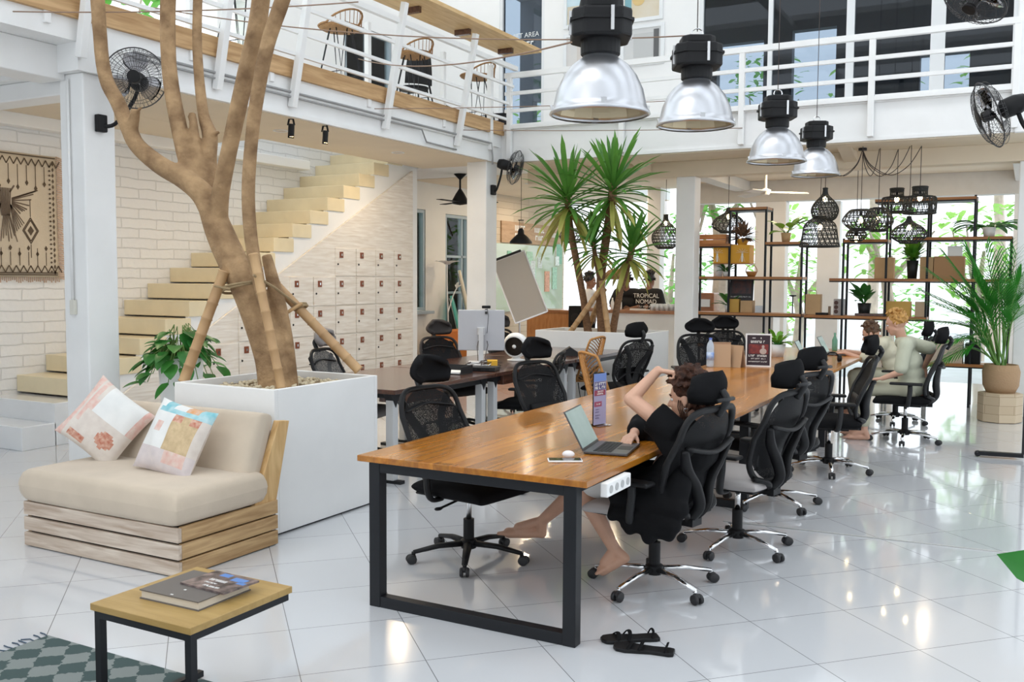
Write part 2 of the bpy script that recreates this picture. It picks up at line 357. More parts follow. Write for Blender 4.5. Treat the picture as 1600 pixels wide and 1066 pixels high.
# roof of the hall with long skylights, and the walls behind and right of the viewer
rf = MB(); ys = [-4, -2.2, -.4, 1.4, 3.2, 5.0, 6.8, 8.6, 10.4, 12.2, 13.4]
for i in range(0, len(ys)-1, 2): rf.bx(-9.4, 4.2, ys[i], ys[i+1], 7.3, 7.42)
for x in (-9.4, -5, -.5, 4.0): rf.bx(x, x+.2, -4, 13.4, 7.18, 7.3)
struct('ceiling_roof', rf, M['white_wall'])
struct('wall_right', holes(MB(), 'x', 4.0, 4.2, -4, 16.6, 0, 7.3, [(-2, 3, .9, 3), (4.5, 9, 0, 3), (10, 15, 0, 3), (0, 12, 4.2, 6.4)]), M['white_wall'])
struct('wall_front', holes(MB(), 'y', -4.2, -4.0, -9.4, 4.2, 0, 7.3, [(-7, -2, .6, 3), (-6, 2, 4.2, 6.4)]), M['white_wall'])
# back gallery
struct('ceiling_back', MB().bx(-6.7, 2.5, 12, 16.6, 3.26, 3.78).bx(-9.15, -6.7, 13.3, 19.25, 3.26, 3.78), M['white'])
struct('ceiling_soffit', MB().bx(-6.7, 2.5, 12.02, 16.6, 3.245, 3.259).bx(-9.15, -6.7, 13.3, 19.2, 3.245, 3.259), M['cream'])
struct('ceiling_beam', MB().bx(-6.7, 2.5, 12.8, 13.05, 3.03, 3.246), M['cream'], bevel=.008)
M['greybeam'] = mat('grey_white_beam', (.66, .64, .6), .6, var=.03)
struct('ceiling_back_beam', MB().bx(-5.2, 2.5, 15.9, 16.15, 2.9, 3.246).bx(-4.4, -4.15, 13.05, 15.9, 3.08, 3.246).bx(-.25, 0.0, 13.05, 15.9, 3.08, 3.246), M['greybeam'], bevel=.008)
cant = MB()
for x in (-4.9, -2.15): cant.prism([(12.3, 3.246), (12.8, 3.246), (12.8, 3.12)], (x, 0, 0), (0, 1, 0), (0, 0, 1), (1, 0, 0), .16)
struct('trim_5', cant, M['cream'])
struct('trim_6', MB().bx(-6.69, 2.5, 11.975, 12, 3.70, 3.79).bx(-6.69, 2.5, 11.985, 12, 3.26, 3.30), M['white'])
# columns
def column(name, x0, x1, y0, y1, z1): struct(name, MB().bx(x0, x1, y0, y1, 0, z1), M['white'], bevel=.012)
column('wall_column_left', -7.03, -6.74, 5.17, 5.47, 3.25); column('wall_column_gallery', -7.05, -6.73, 11.62, 11.92, 3.25)
column('wall_column_centre', -4.37, -4.10, 12.8, 13.06, 3.03); column('wall_column_right', -.16, .14, 12.8, 13.1, 3.03)
column('wall_column_rear', -4.05, -3.55, 15.9, 16.15, 2.9); column('wall_column_far', -6.1, -5.85, 16.3, 16.55, 3.25)
struct('wall_column_upper', MB().bx(-.22, .3, 11.95, 12.2, 3.25, 7), M['white'], bevel=.01)
# upper walls
struct('wall_back_upper', holes(MB(), 'y', 13.3, 13.5, -9.35, 2.5, 3.78, 7.2, [(-7.48, -6.69, 3.79, 7.0), (-4.24, -.25, 3.86, 7.0)]), M['white_wall'])
struct('wall_left_upper', holes(MB(), 'x', -9.35, -9.15, 9.0, 13.3, 3.78, 7.2, [(11.55, 12.75, 4.35, 5.45), (9.15, 9.5, 3.8, 5.2)]), M['white_wall'])
M['tint'] = glass('grey_tinted_glass', (.5, .55, .6), .32)
M['whiteframe'] = mat('white_window_frame', (.82, .83, .83), .4)
def ywin(name, x0, x1, z0, z1, y, mull, gm):
    f = MB(); t = .05
    f.bx(x0, x0+t, y-.05, y+.05, z0, z1); f.bx(x1-t, x1, y-.05, y+.05, z0, z1); f.bx(x0+t, x1-t, y-.05, y+.05, z0, z0+t); f.bx(x0+t, x1-t, y-.05, y+.05, z1-t, z1)
    for m, w in mull: f.bx(m-w/2, m+w/2, y-.05, y+.05, z0+t, z1-t)
    w = struct(name, f, M['whiteframe'])
    xs = [x0+t] + [v for m, ww in mull for v in (m-ww/2, m+ww/2)] + [x1-t]
    for i in range(0, len(xs), 2): MB().bx(xs[i], xs[i+1], y-.006, y+.006, z0+t, z1-t).build('glass_pane', gm, w)
ywin('window_3', -4.24, -.25, 3.87, 7, 13.36, [(-3.245, .06), (-2.2, .1), (-1.14, .17)], M['tint'])
ywin('door_1', -7.48, -6.69, 3.8, 7, 13.36, [], M['tint'])
xwin('window_4', 11.56, 12.74, 4.36, 5.44, mull=(12.15,))
# dark rooms behind the tinted glass, open to the trees at the back
M['dim_wall'] = mat('room_dimness_grey', (.2, .21, .23), .8)  # the dimness of the rooms is put into this grey
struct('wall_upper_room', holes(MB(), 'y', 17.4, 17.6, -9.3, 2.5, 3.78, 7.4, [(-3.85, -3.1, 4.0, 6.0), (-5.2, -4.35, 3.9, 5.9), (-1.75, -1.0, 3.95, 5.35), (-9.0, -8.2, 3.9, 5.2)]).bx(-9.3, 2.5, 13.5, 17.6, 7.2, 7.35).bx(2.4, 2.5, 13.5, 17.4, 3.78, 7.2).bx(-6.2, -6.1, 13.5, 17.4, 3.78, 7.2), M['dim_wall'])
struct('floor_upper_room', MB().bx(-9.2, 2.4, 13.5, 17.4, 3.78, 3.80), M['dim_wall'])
# stairs
st = MB(); Z0, Y0, R_, T_ = .22, 5.48, .1875, .336
steps = [(Y0 + T_*k, Z0 + R_*k) for k in range(20)]
for k, (y, z) in enumerate(steps):
    if k < 2: struct('floor_step', MB().bx(-9.15, -8.1, y, y+T_+.02, 0, z), M['step_tile'], bevel=.006)
    else: struct('floor_step', MB().bx(-9.15, -8.1, y, y+T_+.02, z-.17, z), M['step'], bevel=.006)
poly = [(5.5, 0)] + [(y+.01, z-.171) for y, z in steps[2:]] + [(12, steps[-1][1]-.2), (12, 3.35), (6.18, 0)]
p2 = [(6.2, 0)]
for i, (y, z) in enumerate(steps[2:]):
    p2 += [(y+.005, (z-.1875) - .002), (y+.005, z-.171)]
p2 += [(11.95, 3.5), (11.95, 0)]
struct('wall_stair_side', MB().prism(p2, (-8.17, 0, 0), (0, 1, 0), (0, 0, 1), (1, 0, 0), .05), M['white'])
# outside: bright boundary wall and ground
struct('wall_garden', MB().bx(-16, 10, 33.6, 33.8, -.1, 2.3), M['white_wall'])
# kitchen-side low wall pieces behind the shelves
struct('wall_rear_pier', MB().bx(-3.1, -2.75, 16.2, 16.4, 0, 2.9).bx(-.25, .1, 15.9, 16.15, 0, 2.9), M['white'])
# thin grey strip tracing a faint line on the floor
a, b = gz(1130, 815, 0), gz(1640, 872, 0)
struct('trim_7', MB().bar(a + Vector((0, 0, .004)), b + Vector((0, 0, .003)), .014, .006), mat('grey_floor_strip', (.5, .5, .49), .4))
# gallery railings -------------------------------------------------
rl = thing('balcony_railing', 'white metal railing with leaning posts along the left gallery', 'railing', (-6.7, 9, 3.8))
def rel(o, mb, name, m, **k):
    L = Vector(o.location); mb.v = [tuple(Vector(p)-L) for p in mb.v]; return mb.build(name, m, o, **k)
def lx(z): return -6.66 + (z-3.35)*.2
for z, w in ((4.55, .06), (4.31, .035), (4.07, .035), (3.86, .035)):
    rel(rl, MB().bar((lx(z)-.04, 3, z), (lx(z)-.04, 11.98, z), w, w), 'rail', M['white'])
for y in (3.6, 5.1, 6.54, 7.56, 9.15, 10.73):
    rel(rl, MB().bar((lx(3.34), y, 3.34), (lx(4.75), y, 4.75), .07, .07, (1, 0, 0)), 'leaning_post', M['white'], bevel=.006)
    rel(rl, MB().bx(-6.735, -6.675, y-.3, y-.24, 3.55, 4.5), 'post', M['white'], bevel=.006)
rel(rl, MB().bx(-6.72, -6.65, 11.6, 11.67, 3.4, 4.56), 'post', M['white'], bevel=.006)
rb = thing('balcony_railing', 'white metal railing with straight posts along the back gallery', 'railing', (-3, 11.95, 3.8))
for z, w in ((4.46, .07), (4.21, .045), (3.97, .045), (3.74, .045)):
    rel(rb, MB().bx(-6.62, -.2, 11.95-w/2, 11.95+w/2, z-w/2, z+w/2), 'rail', M['white'])
for x in (-6.55, -4.85, -3.25, -1.72, -.22): rel(rb, MB().bx(x-.035, x+.035, 11.92, 11.985, 3.3, 4.48), 'post', M['white'], bevel=.006)
# lockers ------------------------------------------------------------
M['whitewash'] = wood('whitewashed_locker_wood', (.70, .63, .55), (.88, .84, .78), 2.5, (6, 1.2, 14), .7, bump=.15)
M['lockplate'] = mat('rust_lock_plate', (.22, .06, .025), .5)
lk = thing('locker_bank', 'whitewashed wooden locker wall with numbered doors under the staircase', 'locker', (-8.08, 10, 0))
sl = lambda y: 1.60 + .535*(y-8.81)
rel(lk, MB().prism([(6.2, 0.02), (11.78, 0.02), (11.78, sl(11.78)), (6.2, sl(6.2))], (-8.115, 0, 0), (0, 1, 0), (0, 0, 1), (1, 0, 0), .035), 'carcass', M['whitewash'])
for c in range(9):
    ya = 9.08 - .442*3 + .442*c
    for r in range(5):
        zt = 2.01 - .385*r
        if sl(ya) < zt - .02 or zt < .3: continue
        d = rel(lk, MB().bx(-8.082, -8.066, ya+.006, ya+.434, zt-.375, zt-.006), 'door', M['whitewash'], bevel=.004)
        rel(lk, MB().bx(-8.066, -8.058, ya+.085, ya+.155, zt-.135, zt-.055), 'lock_plate', M['lockplate'])
        rel(lk, MB().bx(-8.06, -8.052, ya+.11, ya+.13, zt-.11, zt-.08), 'lock_bolt', M['chrome'])
        rel(lk, MB().ell((-8.062, ya+.05, zt-.22), (.008, .014, .014), 8), 'keyhole', M['black_plastic'])
        for q in range(2): pass
# ================================================================== LONG WORK TABLES
def worktable(label, y0, y1, frames):
    x0, x1 = -2.87, -1.64; xc = (x0+x1)/2; yc = (y0+y1)/2
    t = thing('work_table', label, 'table', (xc, yc, 0), 0, None); hw = (x1-x0)/2; hl = (y1-y0)/2
    MB().bx(-hw, hw, -hl, hl, .72, .75).build('tabletop', M['teak'], t, bevel=.003)
    for fy in frames:
        y = fy-yc; a = hw-.06; w = .06
        MB().bx(-a-.003, -a+w, y, y+w, 0, .719).build('leg', M['black_steel'], t, bevel=.003)
        MB().bx(a-w, a+.003, y, y+w, 0, .719).build('leg', M['black_steel'], t, bevel=.003)
        MB().bx(-a+w, a-w, y+.002, y+w-.002, 0, .055).build('floor_bar', M['black_steel'], t, bevel=.003)
        MB().bx(-a+w, a-w, y+.002, y+w-.002, .67, .719).build('top_bar', M['black_steel'], t, bevel=.003)
    for s in (-1, 1):
        MB().bx(s*(hw-.09)-.02, s*(hw-.09)+.02, frames[0]-yc+.06, frames[-1]-yc, .68, .719).build('apron_bar', M['black_steel'], t)
    return t
worktable('long polished teak work table with black steel frames, nearest in the hall', 3.70, 9.58, (3.72, 6.6, 9.48))
worktable('further teak work table where two men sit at the far end of the hall', 9.61, 12.5, (9.65, 12.4))
# laptop
def laptop(label, loc, rz, body, scr, ang=118, w=.325, d=.222, grp=None):
    t = thing('laptop', label, 'laptop', loc, rz, grp)
    b = MB().bx(-w/2, w/2, -d, 0, .003, .016).build('base', body, t, bevel=.003)
    k = MB()
    for r in range(5):
        for c in range(13): k.bx(-w*.44+c*w*.88/13, -w*.44+(c+.82)*w*.88/13, -.045-.019*r-.015, -.045-.019*r, .016, .0178)
    k.build('keyboard', M['black_plastic'], b)
    MB().bx(-.05, .05, -d+.01, -.145, .016, .0166).build('trackpad', M['grey_plastic'], b)
    Mx = Matrix.Translation((0, 0, .014)) @ Matrix.Rotation(rad(90-ang), 4, 'X')
    l = MB().bx(-w/2, w/2, -.003, .004, 0, d-.005, Mx).build('lid', body, t, bevel=.002)
    MB().bx(-w/2+.007, w/2-.007, -.0042, -.003, .014, d-.012, Mx).build('screen', scr, l)
    return t
M['lap_grey'] = mat('space_grey_laptop', (.1, .1, .105), .35, .6)
M['screen_dim'] = mat('grey_green_screen', (.15, .19, .18), .25, col2=(.09, .125, .12), vs=6, emit=.0)
_nb = M['screen_dim'].node_tree.nodes['Principled BSDF']; _nb.inputs['Emission Color'].default_value = (.2, .26, .25, 1); _nb.inputs['Emission Strength'].default_value = .5
laptop('open dark grey laptop in front of the woman in black', (-1.945, 4.436, .75), rad(100), M['lap_grey'], M['screen_dim'])
# phone + earbud case
p0 = gz(855, 722, .755); p1 = gz(911, 722, .755)
t = thing('phone', 'white framed phone lying flat near the table corner', 'phone', ((p0.x+p1.x)/2-.02, (p0.y+p1.y)/2+.04, .75), math.atan2(p1.y-p0.y, p1.x-p0.x))
MB().bx(-.082, .082, -.04, .04, .0005, .0095).build('case', M['paper'], t, bevel=.004, segs=3)
MB().bx(-.077, .077, -.035, .035, .0095, .0102).build('screen', mat('phone_glass', (.015, .015, .018), .08), t)
t = thing('earbud_case', 'small white oval earbud case beside the phone', 'case', tuple(gz(888, 716, .75)), .4)
MB().ell((0, 0, .019), (.031, .024, .0185), 16).build('shell', mat('glossy_white', (.85, .8, .8), .2), t, smooth=True)
# brochure stand
M['acrylic'] = glass('clear_acrylic', (.95, .95, 1), .3)
t = thing('brochure_stand', 'tall narrow acrylic stand holding a blue and maroon leaflet behind the laptop', 'sign', (-2.216, 5.17, .75), rad(75))
MB().bx(-.062, .062, -.002, .002, .004, .315).build('acrylic_panel', M['acrylic'], t)
MB().bx(-.062, .062, -.05, .05, 0, .004).build('foot', M['acrylic'], t)
lf = MB().bx(-.058, .058, -.0045, -.0022, .008, .31).build('leaflet', mat('lavender_print', (.38, .36, .55), .6), t)
MB().bx(-.058, .058, -.0052, -.0045, .265, .31).build('blue_band', mat('blue_print', (.16, .26, .6), .6), lf)
MB().bx(-.054, .054, -.0055, -.0046, .215, .262).build('title_band', mat('navy_print', (.07, .06, .2), .6), lf)
MB().bx(-.054, .05, -.0056, -.0046, .18, .212).build('maroon_band', mat('maroon_print', (.3, .05, .09), .6), lf)
MB().bx(-.054, .015, -.0056, -.0046, .115, .145).build('maroon_tab', mat('maroon_print_b', (.34, .07, .13), .6), lf)
Tq = Matrix.Translation((0, -.0057, 0))
scrawl(lf, [(-.05, .05, .241, .017), (-.05, .05, .219, .017), (-.025, .03, .199, .009), (-.03, .03, .186, .009), (-.035, .005, .126, .008)], M['paper'], Tq, 3)
scrawl(lf, [(-.045, -.01, .095, .006), (-.045, -.005, .08, .006), (-.045, .0, .06, .006), (-.045, -.01, .045, .006)], mat('dark_print', (.15, .12, .25), .6), Tq, 4, 'small_print')
# power strip on the table edge
t = thing('power_strip', 'white power outlet strip fixed under the near right table edge', 'power strip', (-1.62, 3.98, .655))
MB().bx(-.018, .018, -.14, .14, 0, .064).build('housing', M['white'], t, bevel=.005)
for k in range(4): MB().lathe([(.0, .0), (.018, .0), (.018, .003)], 14, (.018, -.1+.066*k, .032), Matrix.Rotation(pi/2, 4, 'Y')).build('socket', mat('socket_grey', (.45, .45, .45), .5), t)
# poster stand
t = thing('poster_stand', 'dark event poster in a pale upright frame at the near table far end', 'sign', (-2.36, 9.5, .75), rad(12))
fr = MB(); w, h = .125, .33
fr.bx(-w, w, -.012, .012, 0, .014).bx(-w, w, -.012, .012, h-.014, h).bx(-w, -w+.014, -.012, .012, .014, h-.014).bx(w-.014, w, -.012, .012, .014, h-.014)
fr.build('frame', M['white'], t)
ps = MB().bx(-w+.014, w-.014, -.004, .006, .014, h-.014).build('poster', mat('dark_poster', (.035, .02, .03), .4), t)
MB().bx(-.095, .095, -.0055, -.004, .13, .225).build('red_panel', mat('poster_red', (.28, .04, .03), .5, col2=(.1, .02, .03), vs=30), ps)
Tq = Matrix.Translation((0, -.0056, 0))
scrawl(ps, [(-.075, .06, .238, .024), (-.095, .085, .1, .02), (-.07, .07, .075, .012), (-.095, .09, .045, .012)], M['paper'], Tq, 5)
fg = MB(); fg.ell((.045, -.0056, .155), (.034, .0015, .03), 14).ell((.045, -.006, .2), (.014, .0015, .018), 12).build('pictured_figure', mat('figure_print', (.5, .4, .36), .6), ps); MB().bx(-.06, -.03, -.0062, -.0056, .283, .29).bx(.02, .028, -.0062, -.0056, .278, .295).build('small_emblems', M['paper'], ps)
# water bottle
t = thing('water_bottle', 'clear plastic water bottle with blue label and cap on the near table', 'bottle', (-2.76, 9.2, .75))
MB().lathe([(.0, 0), (.034, .003), (.037, .02), (.036, .12), (.037, .2), (.03, .235), (.014, .262), (.014, .275)], 18).build('body', mat('bottle_plastic', (.75, .85, .95), .1, alpha=.55), t, smooth=True)
MB().lathe([(.0376, .07), (.0376, .15)], 18).build('label', mat('blue_bottle_label', (.06, .2, .62), .4, col2=(.7, .8, .9), vs=20), t, smooth=True)
MB().lathe([(0, .292), (.016, .29), (.016, .272), (0, .272)], 14).build('cap', mat('blue_cap', (.12, .2, .65), .4), t)
# paper laptop/menus by the bottle (two upright kraft folders)
for k, (px, a, lab) in enumerate(((1128, 20, 'tan upright folder standing right beside the blue labelled bottle'), (1146, -25, 'brown upright folder standing between the tan folder and the poster'))):
    t = thing('upright_folder', lab, 'folder', tuple(gz(px, 574, .75)), rad(a))
    MB().bx(-.085, .085, -.004, .004, 0, .25-.03*k).build('front_leaf', mat('kraft_card', (.5, .33, .2), .8), t, rot=(rad(-10), 0, 0))
    MB().bx(-.085, .085, -.004, .004, 0, .25-.03*k).build('back_leaf', mat('kraft_card_b', (.42, .27, .17), .8), t, rot=(rad(10), 0, 0), loc=(0, .08, 0))
# ================================================================== DAYBED
M['reclaimed'] = wood('reclaimed_pine', (.42, .31, .23), (.70, .60, .50), 2.4, (1.2, 9, 14), .65, bump=.15)
M['reclaimed_s'] = wood('reclaimed_pine_side', (.33, .19, .08), (.60, .40, .2), 2.4, (9, 1.2, 14), .65, bump=.15)
M['pine_back'] = wood('orange_pine', (.5, .28, .1), (.76, .52, .25), 2, (10, 10, 1.2), .55, bump=.1)
M['linen'] = mat('beige_linen', (.60, .50, .39), .95, var=.06, vs=4, bump=.12, bs=350, sheen=.2)
t = thing('daybed', 'low reclaimed wood daybed with beige cushions against the white tree planter', 'daybed', (-4.6, 3.98, 0))
x0, x1, y0, y1 = -.65, .65, -.43, .34
MB().bx(x0+.03, x1-.03, y0+.03, y1-.02, .015, .262).build('inner_box', mat('daybed_dark', (.05, .035, .025), .9), t)
for k in range(3):
    z = .006 + .093*k
    MB().bx(x0, x1, y0, y0+.026, z, z+.079).build('front_plank', M['reclaimed'], t, bevel=.003)
    MB().bx(x1-.026, x1, y0+.027, y1, z, z+.083).build('side_plank', M['reclaimed_s'], t, bevel=.003)
    MB().bx(x0, x0+.026, y0+.027, y1, z, z+.083).build('side_plank', M['reclaimed_s'], t, bevel=.003)
def cushion(w, d, h, r=.05, n=14, puff=.02, ex=9):
    mb = MB(); rows = []; m = 2*n
    def f(u, k=4.5): return abs(u)**k
    NU, NV = 26, 20
    for side in (1, -1):
        rows = []
        for j in range(NV+1):
            row = []
            for i in range(NU+1):
                u = sin((i/NU-.5)*pi); v = sin((j/NV-.5)*pi)
                e = max(0, 1-f(u, ex))**.35 * max(0, 1-f(v, ex))**.35
                zz = h/2*(.0 + 1.0*e) + puff*(1-u*u)*(1-v*v)
                row.append((u*w/2, v*d/2, side*zz + (0 if side > 0 else 0)))
            rows.append(row if side > 0 else row[::-1])
        mb.sheet(rows)
    return mb
c = cushion(1.33, .69, .2, ex=26, puff=.012).build('seat_cushion', M['linen'], t, smooth=True, loc=(0, -.105, .372))
c = cushion(1.27, .42, .17, ex=18).build('back_cushion', M['linen'], t, smooth=True, loc=(-.02, .235, .6), rot=(rad(70), 0, 0))
for xx in (-.6, .615):
    MB().prism([(.155, .27), (.34, .27), (.46, .74), (.37, .75)], (xx-.02, 0, 0), (0, 1, 0), (0, 0, 1), (1, 0, 0), .045).build('back_post', M['pine_back'], t, bevel=.004)
for k in range(3):
    zz = .36 + .13*k; yy = .335 + (zz-.27)*.255
    MB().bx(-.62, .6, yy-.012, yy+.012, zz-.055, zz+.055).build('back_slat', M['reclaimed'], t, bevel=.003)
# throw pillows: patchwork mapped by region of the pillow face
def pillow(name, label, loc, rot, pats, rows_):
    t = thing(name, label, 'pillow', loc); t.rotation_euler = rot
    w = h = .44; N = 28; mb = MB(); mats = [pats[k] for k in pats]; keys = list(pats)
    for side in (1, -1):
        o = len(mb.v); vs = []
        for j in range(N+1):
            for i in range(N+1):
                u = i/N*2-1; v = j/N*2-1
                pin = 1 - .07*(1-u*u)*(v*v) ; pin2 = 1 - .07*(1-v*v)*(u*u)
                b = max(0, (1-abs(u)**2.4))*max(0, (1-abs(v)**2.4)); wr = .005*sin(9*u+5*v)*b
                vs.append((u*w/2*pin2, side*(-.075*b**.5 - wr), v*h/2*pin))
        mb.v += vs
        for j in range(N):
            for i in range(N):
                q = [o+j*(N+1)+i, o+j*(N+1)+i+1, o+(j+1)*(N+1)+i+1, o+(j+1)*(N+1)+i]
                mb.f.append(tuple(q) if side > 0 else tuple(q[::-1])); mb.mi.append(keys.index(rows_(i/N, j/N)) if side > 0 else 0)
    mb.build('cover', mats, t, smooth=True)
    return t
PC = lambda n, a, b, s=18: mat('patch_'+n, a, .9, col2=b, vs=s, bump=.1, bs=200)
pats = {'cream': PC('cream', (.74, .67, .6), (.66, .58, .52)), 'white': PC('white', (.82, .81, .78), (.74, .74, .72), 8), 'pink': PC('pink', (.72, .42, .36), (.74, .6, .53), 30),
        'rust': PC('rust', (.5, .16, .1), (.68, .45, .34), 45), 'teal': PC('teal', (.2, .5, .56), (.55, .7, .72), 14), 'orange': PC('orange', (.7, .3, .08), (.66, .5, .4), 26), 'sand': PC('sand', (.66, .5, .3), (.52, .38, .22), 30), 'lilac': PC('lilac', (.62, .55, .55), (.7, .62, .6))}
def patA(u, v):
    if u < .10 or (.14 < u < .19 and v > .3): return 'pink'
    if u > .28 and v > .52: return 'white' if u < .86 else 'pink'
    if .55 < u < .85 and .16 < v < .42: return 'rust' if (u-.7)**2/.02 + (v-.29)**2/.014 < 1 else 'cream'
    if .15 < u < .45 and .04 < v < .17: return 'rust'
    if .18 < u < .27 and .5 < v < .68: return 'pink'
    return 'cream'
def patB(u, v):
    if v > .86: return 'teal' if u > .78 or (.15 < u < .35) else ('orange' if u > .55 else 'white')
    if v > .80: return 'teal' if u > .1 else 'white'
    if v < .12: return 'lilac'
    if v < .3: return 'pink' if .5 < u < .86 else 'lilac'
    if .45 < u < .86: return 'rust' if v > .7 and (u < .58 or u > .74) else 'sand'
    if .2 < u < .3 and .5 < v < .66: return 'pink'
    return 'white' if u < .45 else 'cream'
pillow('throw_pillow', 'cream patchwork pillow with red flower prints tilted on its corner, left on the daybed', (-5.05, 3.98, .70), (rad(-22), rad(35), rad(18)), pats, patA)
pillow('throw_pillow', 'upright patchwork pillow with teal top band, right on the daybed', (-4.38, 3.93, .66), (rad(-26), rad(9), rad(2)), pats, patB)
# ================================================================== COFFEE TABLE, BOOKS, RUG
M['oak'] = wood('oak_top', (.36, .225, .065), (.46, .30, .105), 2.5, (1.5, 12, 12), .4, bump=.03)
t = thing('coffee_table', 'small square oak coffee table with thin black steel legs on the kilim rug', 'table', (-2.665, 2.465, 0))
MB().bx(-.25, .25, -.25, .25, .425, .45).build('tabletop', M['oak'], t, bevel=.002)
fr = MB(); a = .24
fr.bx(-a, a, -a, -a+.028, .397, .425).bx(-a, a, a-.028, a, .397, .425).bx(-a, -a+.028, -a+.028, a-.028, .397, .425).bx(a-.028, a, -a+.028, a-.028, .397, .425)
fr.build('frame', M['black_steel'], t)
for sx in (-1, 1):
    MB().bx(sx*a-(.028 if sx > 0 else 0), sx*a+(0 if sx > 0 else .028), -a+.028, a, .006, .03).build('floor_runner', M['black_steel'], t)
    for sy in (-1,): MB().bx(sx*a-(.028 if sx > 0 else 0), sx*a+(0 if sx > 0 else .028), sy*a-(.028 if sy > 0 else 0), sy*a+(0 if sy > 0 else .028), .006, .397).build('leg', M['black_steel'], t)
M['cover_grey'] = mat('grey_book_cover', (.13, .115, .105), .5)
t = thing('hardcover_book', 'thick hardcover book with grey brown cover lying on the coffee table', 'book', (-2.66, 2.47, .45), rad(1))
MB().bx(-.14, .14, -.125, .125, .004, .030).build('pages', mat('page_edges', (.62, .55, .45), .8), t)
MB().bx(-.145, .145, -.13, .13, .030, .034).build('front_cover', M['cover_grey'], t)
MB().bx(-.145, .145, -.13, .13, .0, .004).build('back_cover', M['cover_grey'], t)
MB().bx(-.005, .008, -.118, -.112, .034, .0345).build('cover_mark', M['paper'], t); MB().bx(.0, .01, -.06, -.052, .034, .0345).build('cover_mark', M['paper'], t)
t = thing('magazine', 'dark magazine with blue photo patches lying on the hardcover book', 'magazine', (-2.6, 2.53, .4845), rad(-3))
mg = MB().bx(-.115, .115, -.085, .085, 0, .007).build('cover', mat('magazine_cover', (.03, .025, .03), .3, col2=(.3, .22, .2), vs=26), t)
for xx, yy, w, h in ((-.03, .06, .05, .03), (.055, .045, .07, .035), (.09, .02, .04, .02)): MB().bx(xx-w/2, xx+w/2, yy-h/2, yy+h/2, .007, .0074).build('photo_patch', mat('photo_blue', (.1, .25, .6), .3), mg)
scrawl(mg, [(-.05, .04, -.008, .018), (-.045, .015, -.034, .009), (-.02, .06, -.065, .012)], M['paper'], Matrix.Translation((0, 0, .0073)) @ Matrix.Rotation(rad(-90), 4, 'X'), 6)
m, nt, b, N, Lk = nodes('kilim'); tc = N('ShaderNodeTexCoord'); mp = N('ShaderNodeMapping'); mp.inputs['Rotation'].default_value = (0, 0, rad(45)); mp.inputs['Scale'].default_value = (9.5, 9.5, 1)
nz = N('ShaderNodeTexNoise'); nz.inputs['Scale'].default_value = 50; Lk(tc.outputs['Object'], nz.inputs[0])
v1 = N('ShaderNodeVectorMath'); v1.operation = 'SCALE'; v1.inputs['Scale'].default_value = .035; Lk(nz.outputs['Color'], v1.inputs[0]); v2 = N('ShaderNodeVectorMath'); Lk(tc.outputs['Object'], v2.inputs[0]); Lk(v1.outputs[0], v2.inputs[1]); Lk(v2.outputs[0], mp.inputs[0])
ck = N('ShaderNodeTexChecker'); ck.inputs['Scale'].default_value = 1; ck.inputs[1].default_value = (.05, .08, .078, 1); ck.inputs[2].default_value = (.21, .235, .225, 1); Lk(mp.outputs[0], ck.inputs[0]); Lk(ck.outputs[0], b.inputs[0]); b.inputs['Roughness'].default_value = .95
M['kilim'] = m
t = thing('kilim_rug', 'grey green zigzag kilim rug with tassel corners under the coffee table', 'rug', (-2.65, 1.7, 0))
MB().bx(-1.17, 1.2, -.98, .985, 0, .006).build('weave', M['kilim'], t)
fr = MB()
for k in range(60):
    y = -.97 + 1.95*k/59; fr.tube([(-1.17, y, .004), (-1.2, y+random.uniform(-.01, .01), .005), (-1.235, y+random.uniform(-.02, .02), .003)], .003, 5)
fr.build('fringe', mat('fringe_blue', (.06, .09, .13), .9), t)
# sandals
def sandal(label, loc, rz):
    t = thing('sandal', label, 'sandal', loc, rz, 'sandals on the tile floor')
    prof = [(-.13, .032), (-.11, .04), (-.03, .034), (.03, .043), (.08, .05), (.12, .04), (.135, .015)]
    poly = [(x, w) for x, w in prof] + [(x, -w*.9) for x, w in prof[::-1]]
    MB().prism(poly, (0, 0, 0), (1, 0, 0), (0, 1, 0), (0, 0, 1), .018).build('sole', M['black_plastic'], t, bevel=.005)
    for xx, hh in ((.07, .034), (.02, .042)):
        MB().tube(spline([(xx, -.043, .015), (xx-.01, -.03, hh*.8), (xx-.015, 0, hh), (xx-.01, .03, hh*.8), (xx, .043, .015)], 5), .009, 8, flat=.35).build('strap', M['black_fabric'], t)
    MB().tube(spline([(-.09, -.035, .015), (-.1, -.02, .042), (-.1, .02, .042), (-.09, .035, .015)], 5), .006, 8, flat=.5).build('heel_strap', M['black_fabric'], t)
    return t
sandal('black strappy sandal lying nearer the viewer of the pair by the table leg', (-1.42, 3.84, 0), rad(192))
sandal('black strappy sandal of the pair lying nearer the chair wheels', (-1.52, 3.93, 0), rad(216))
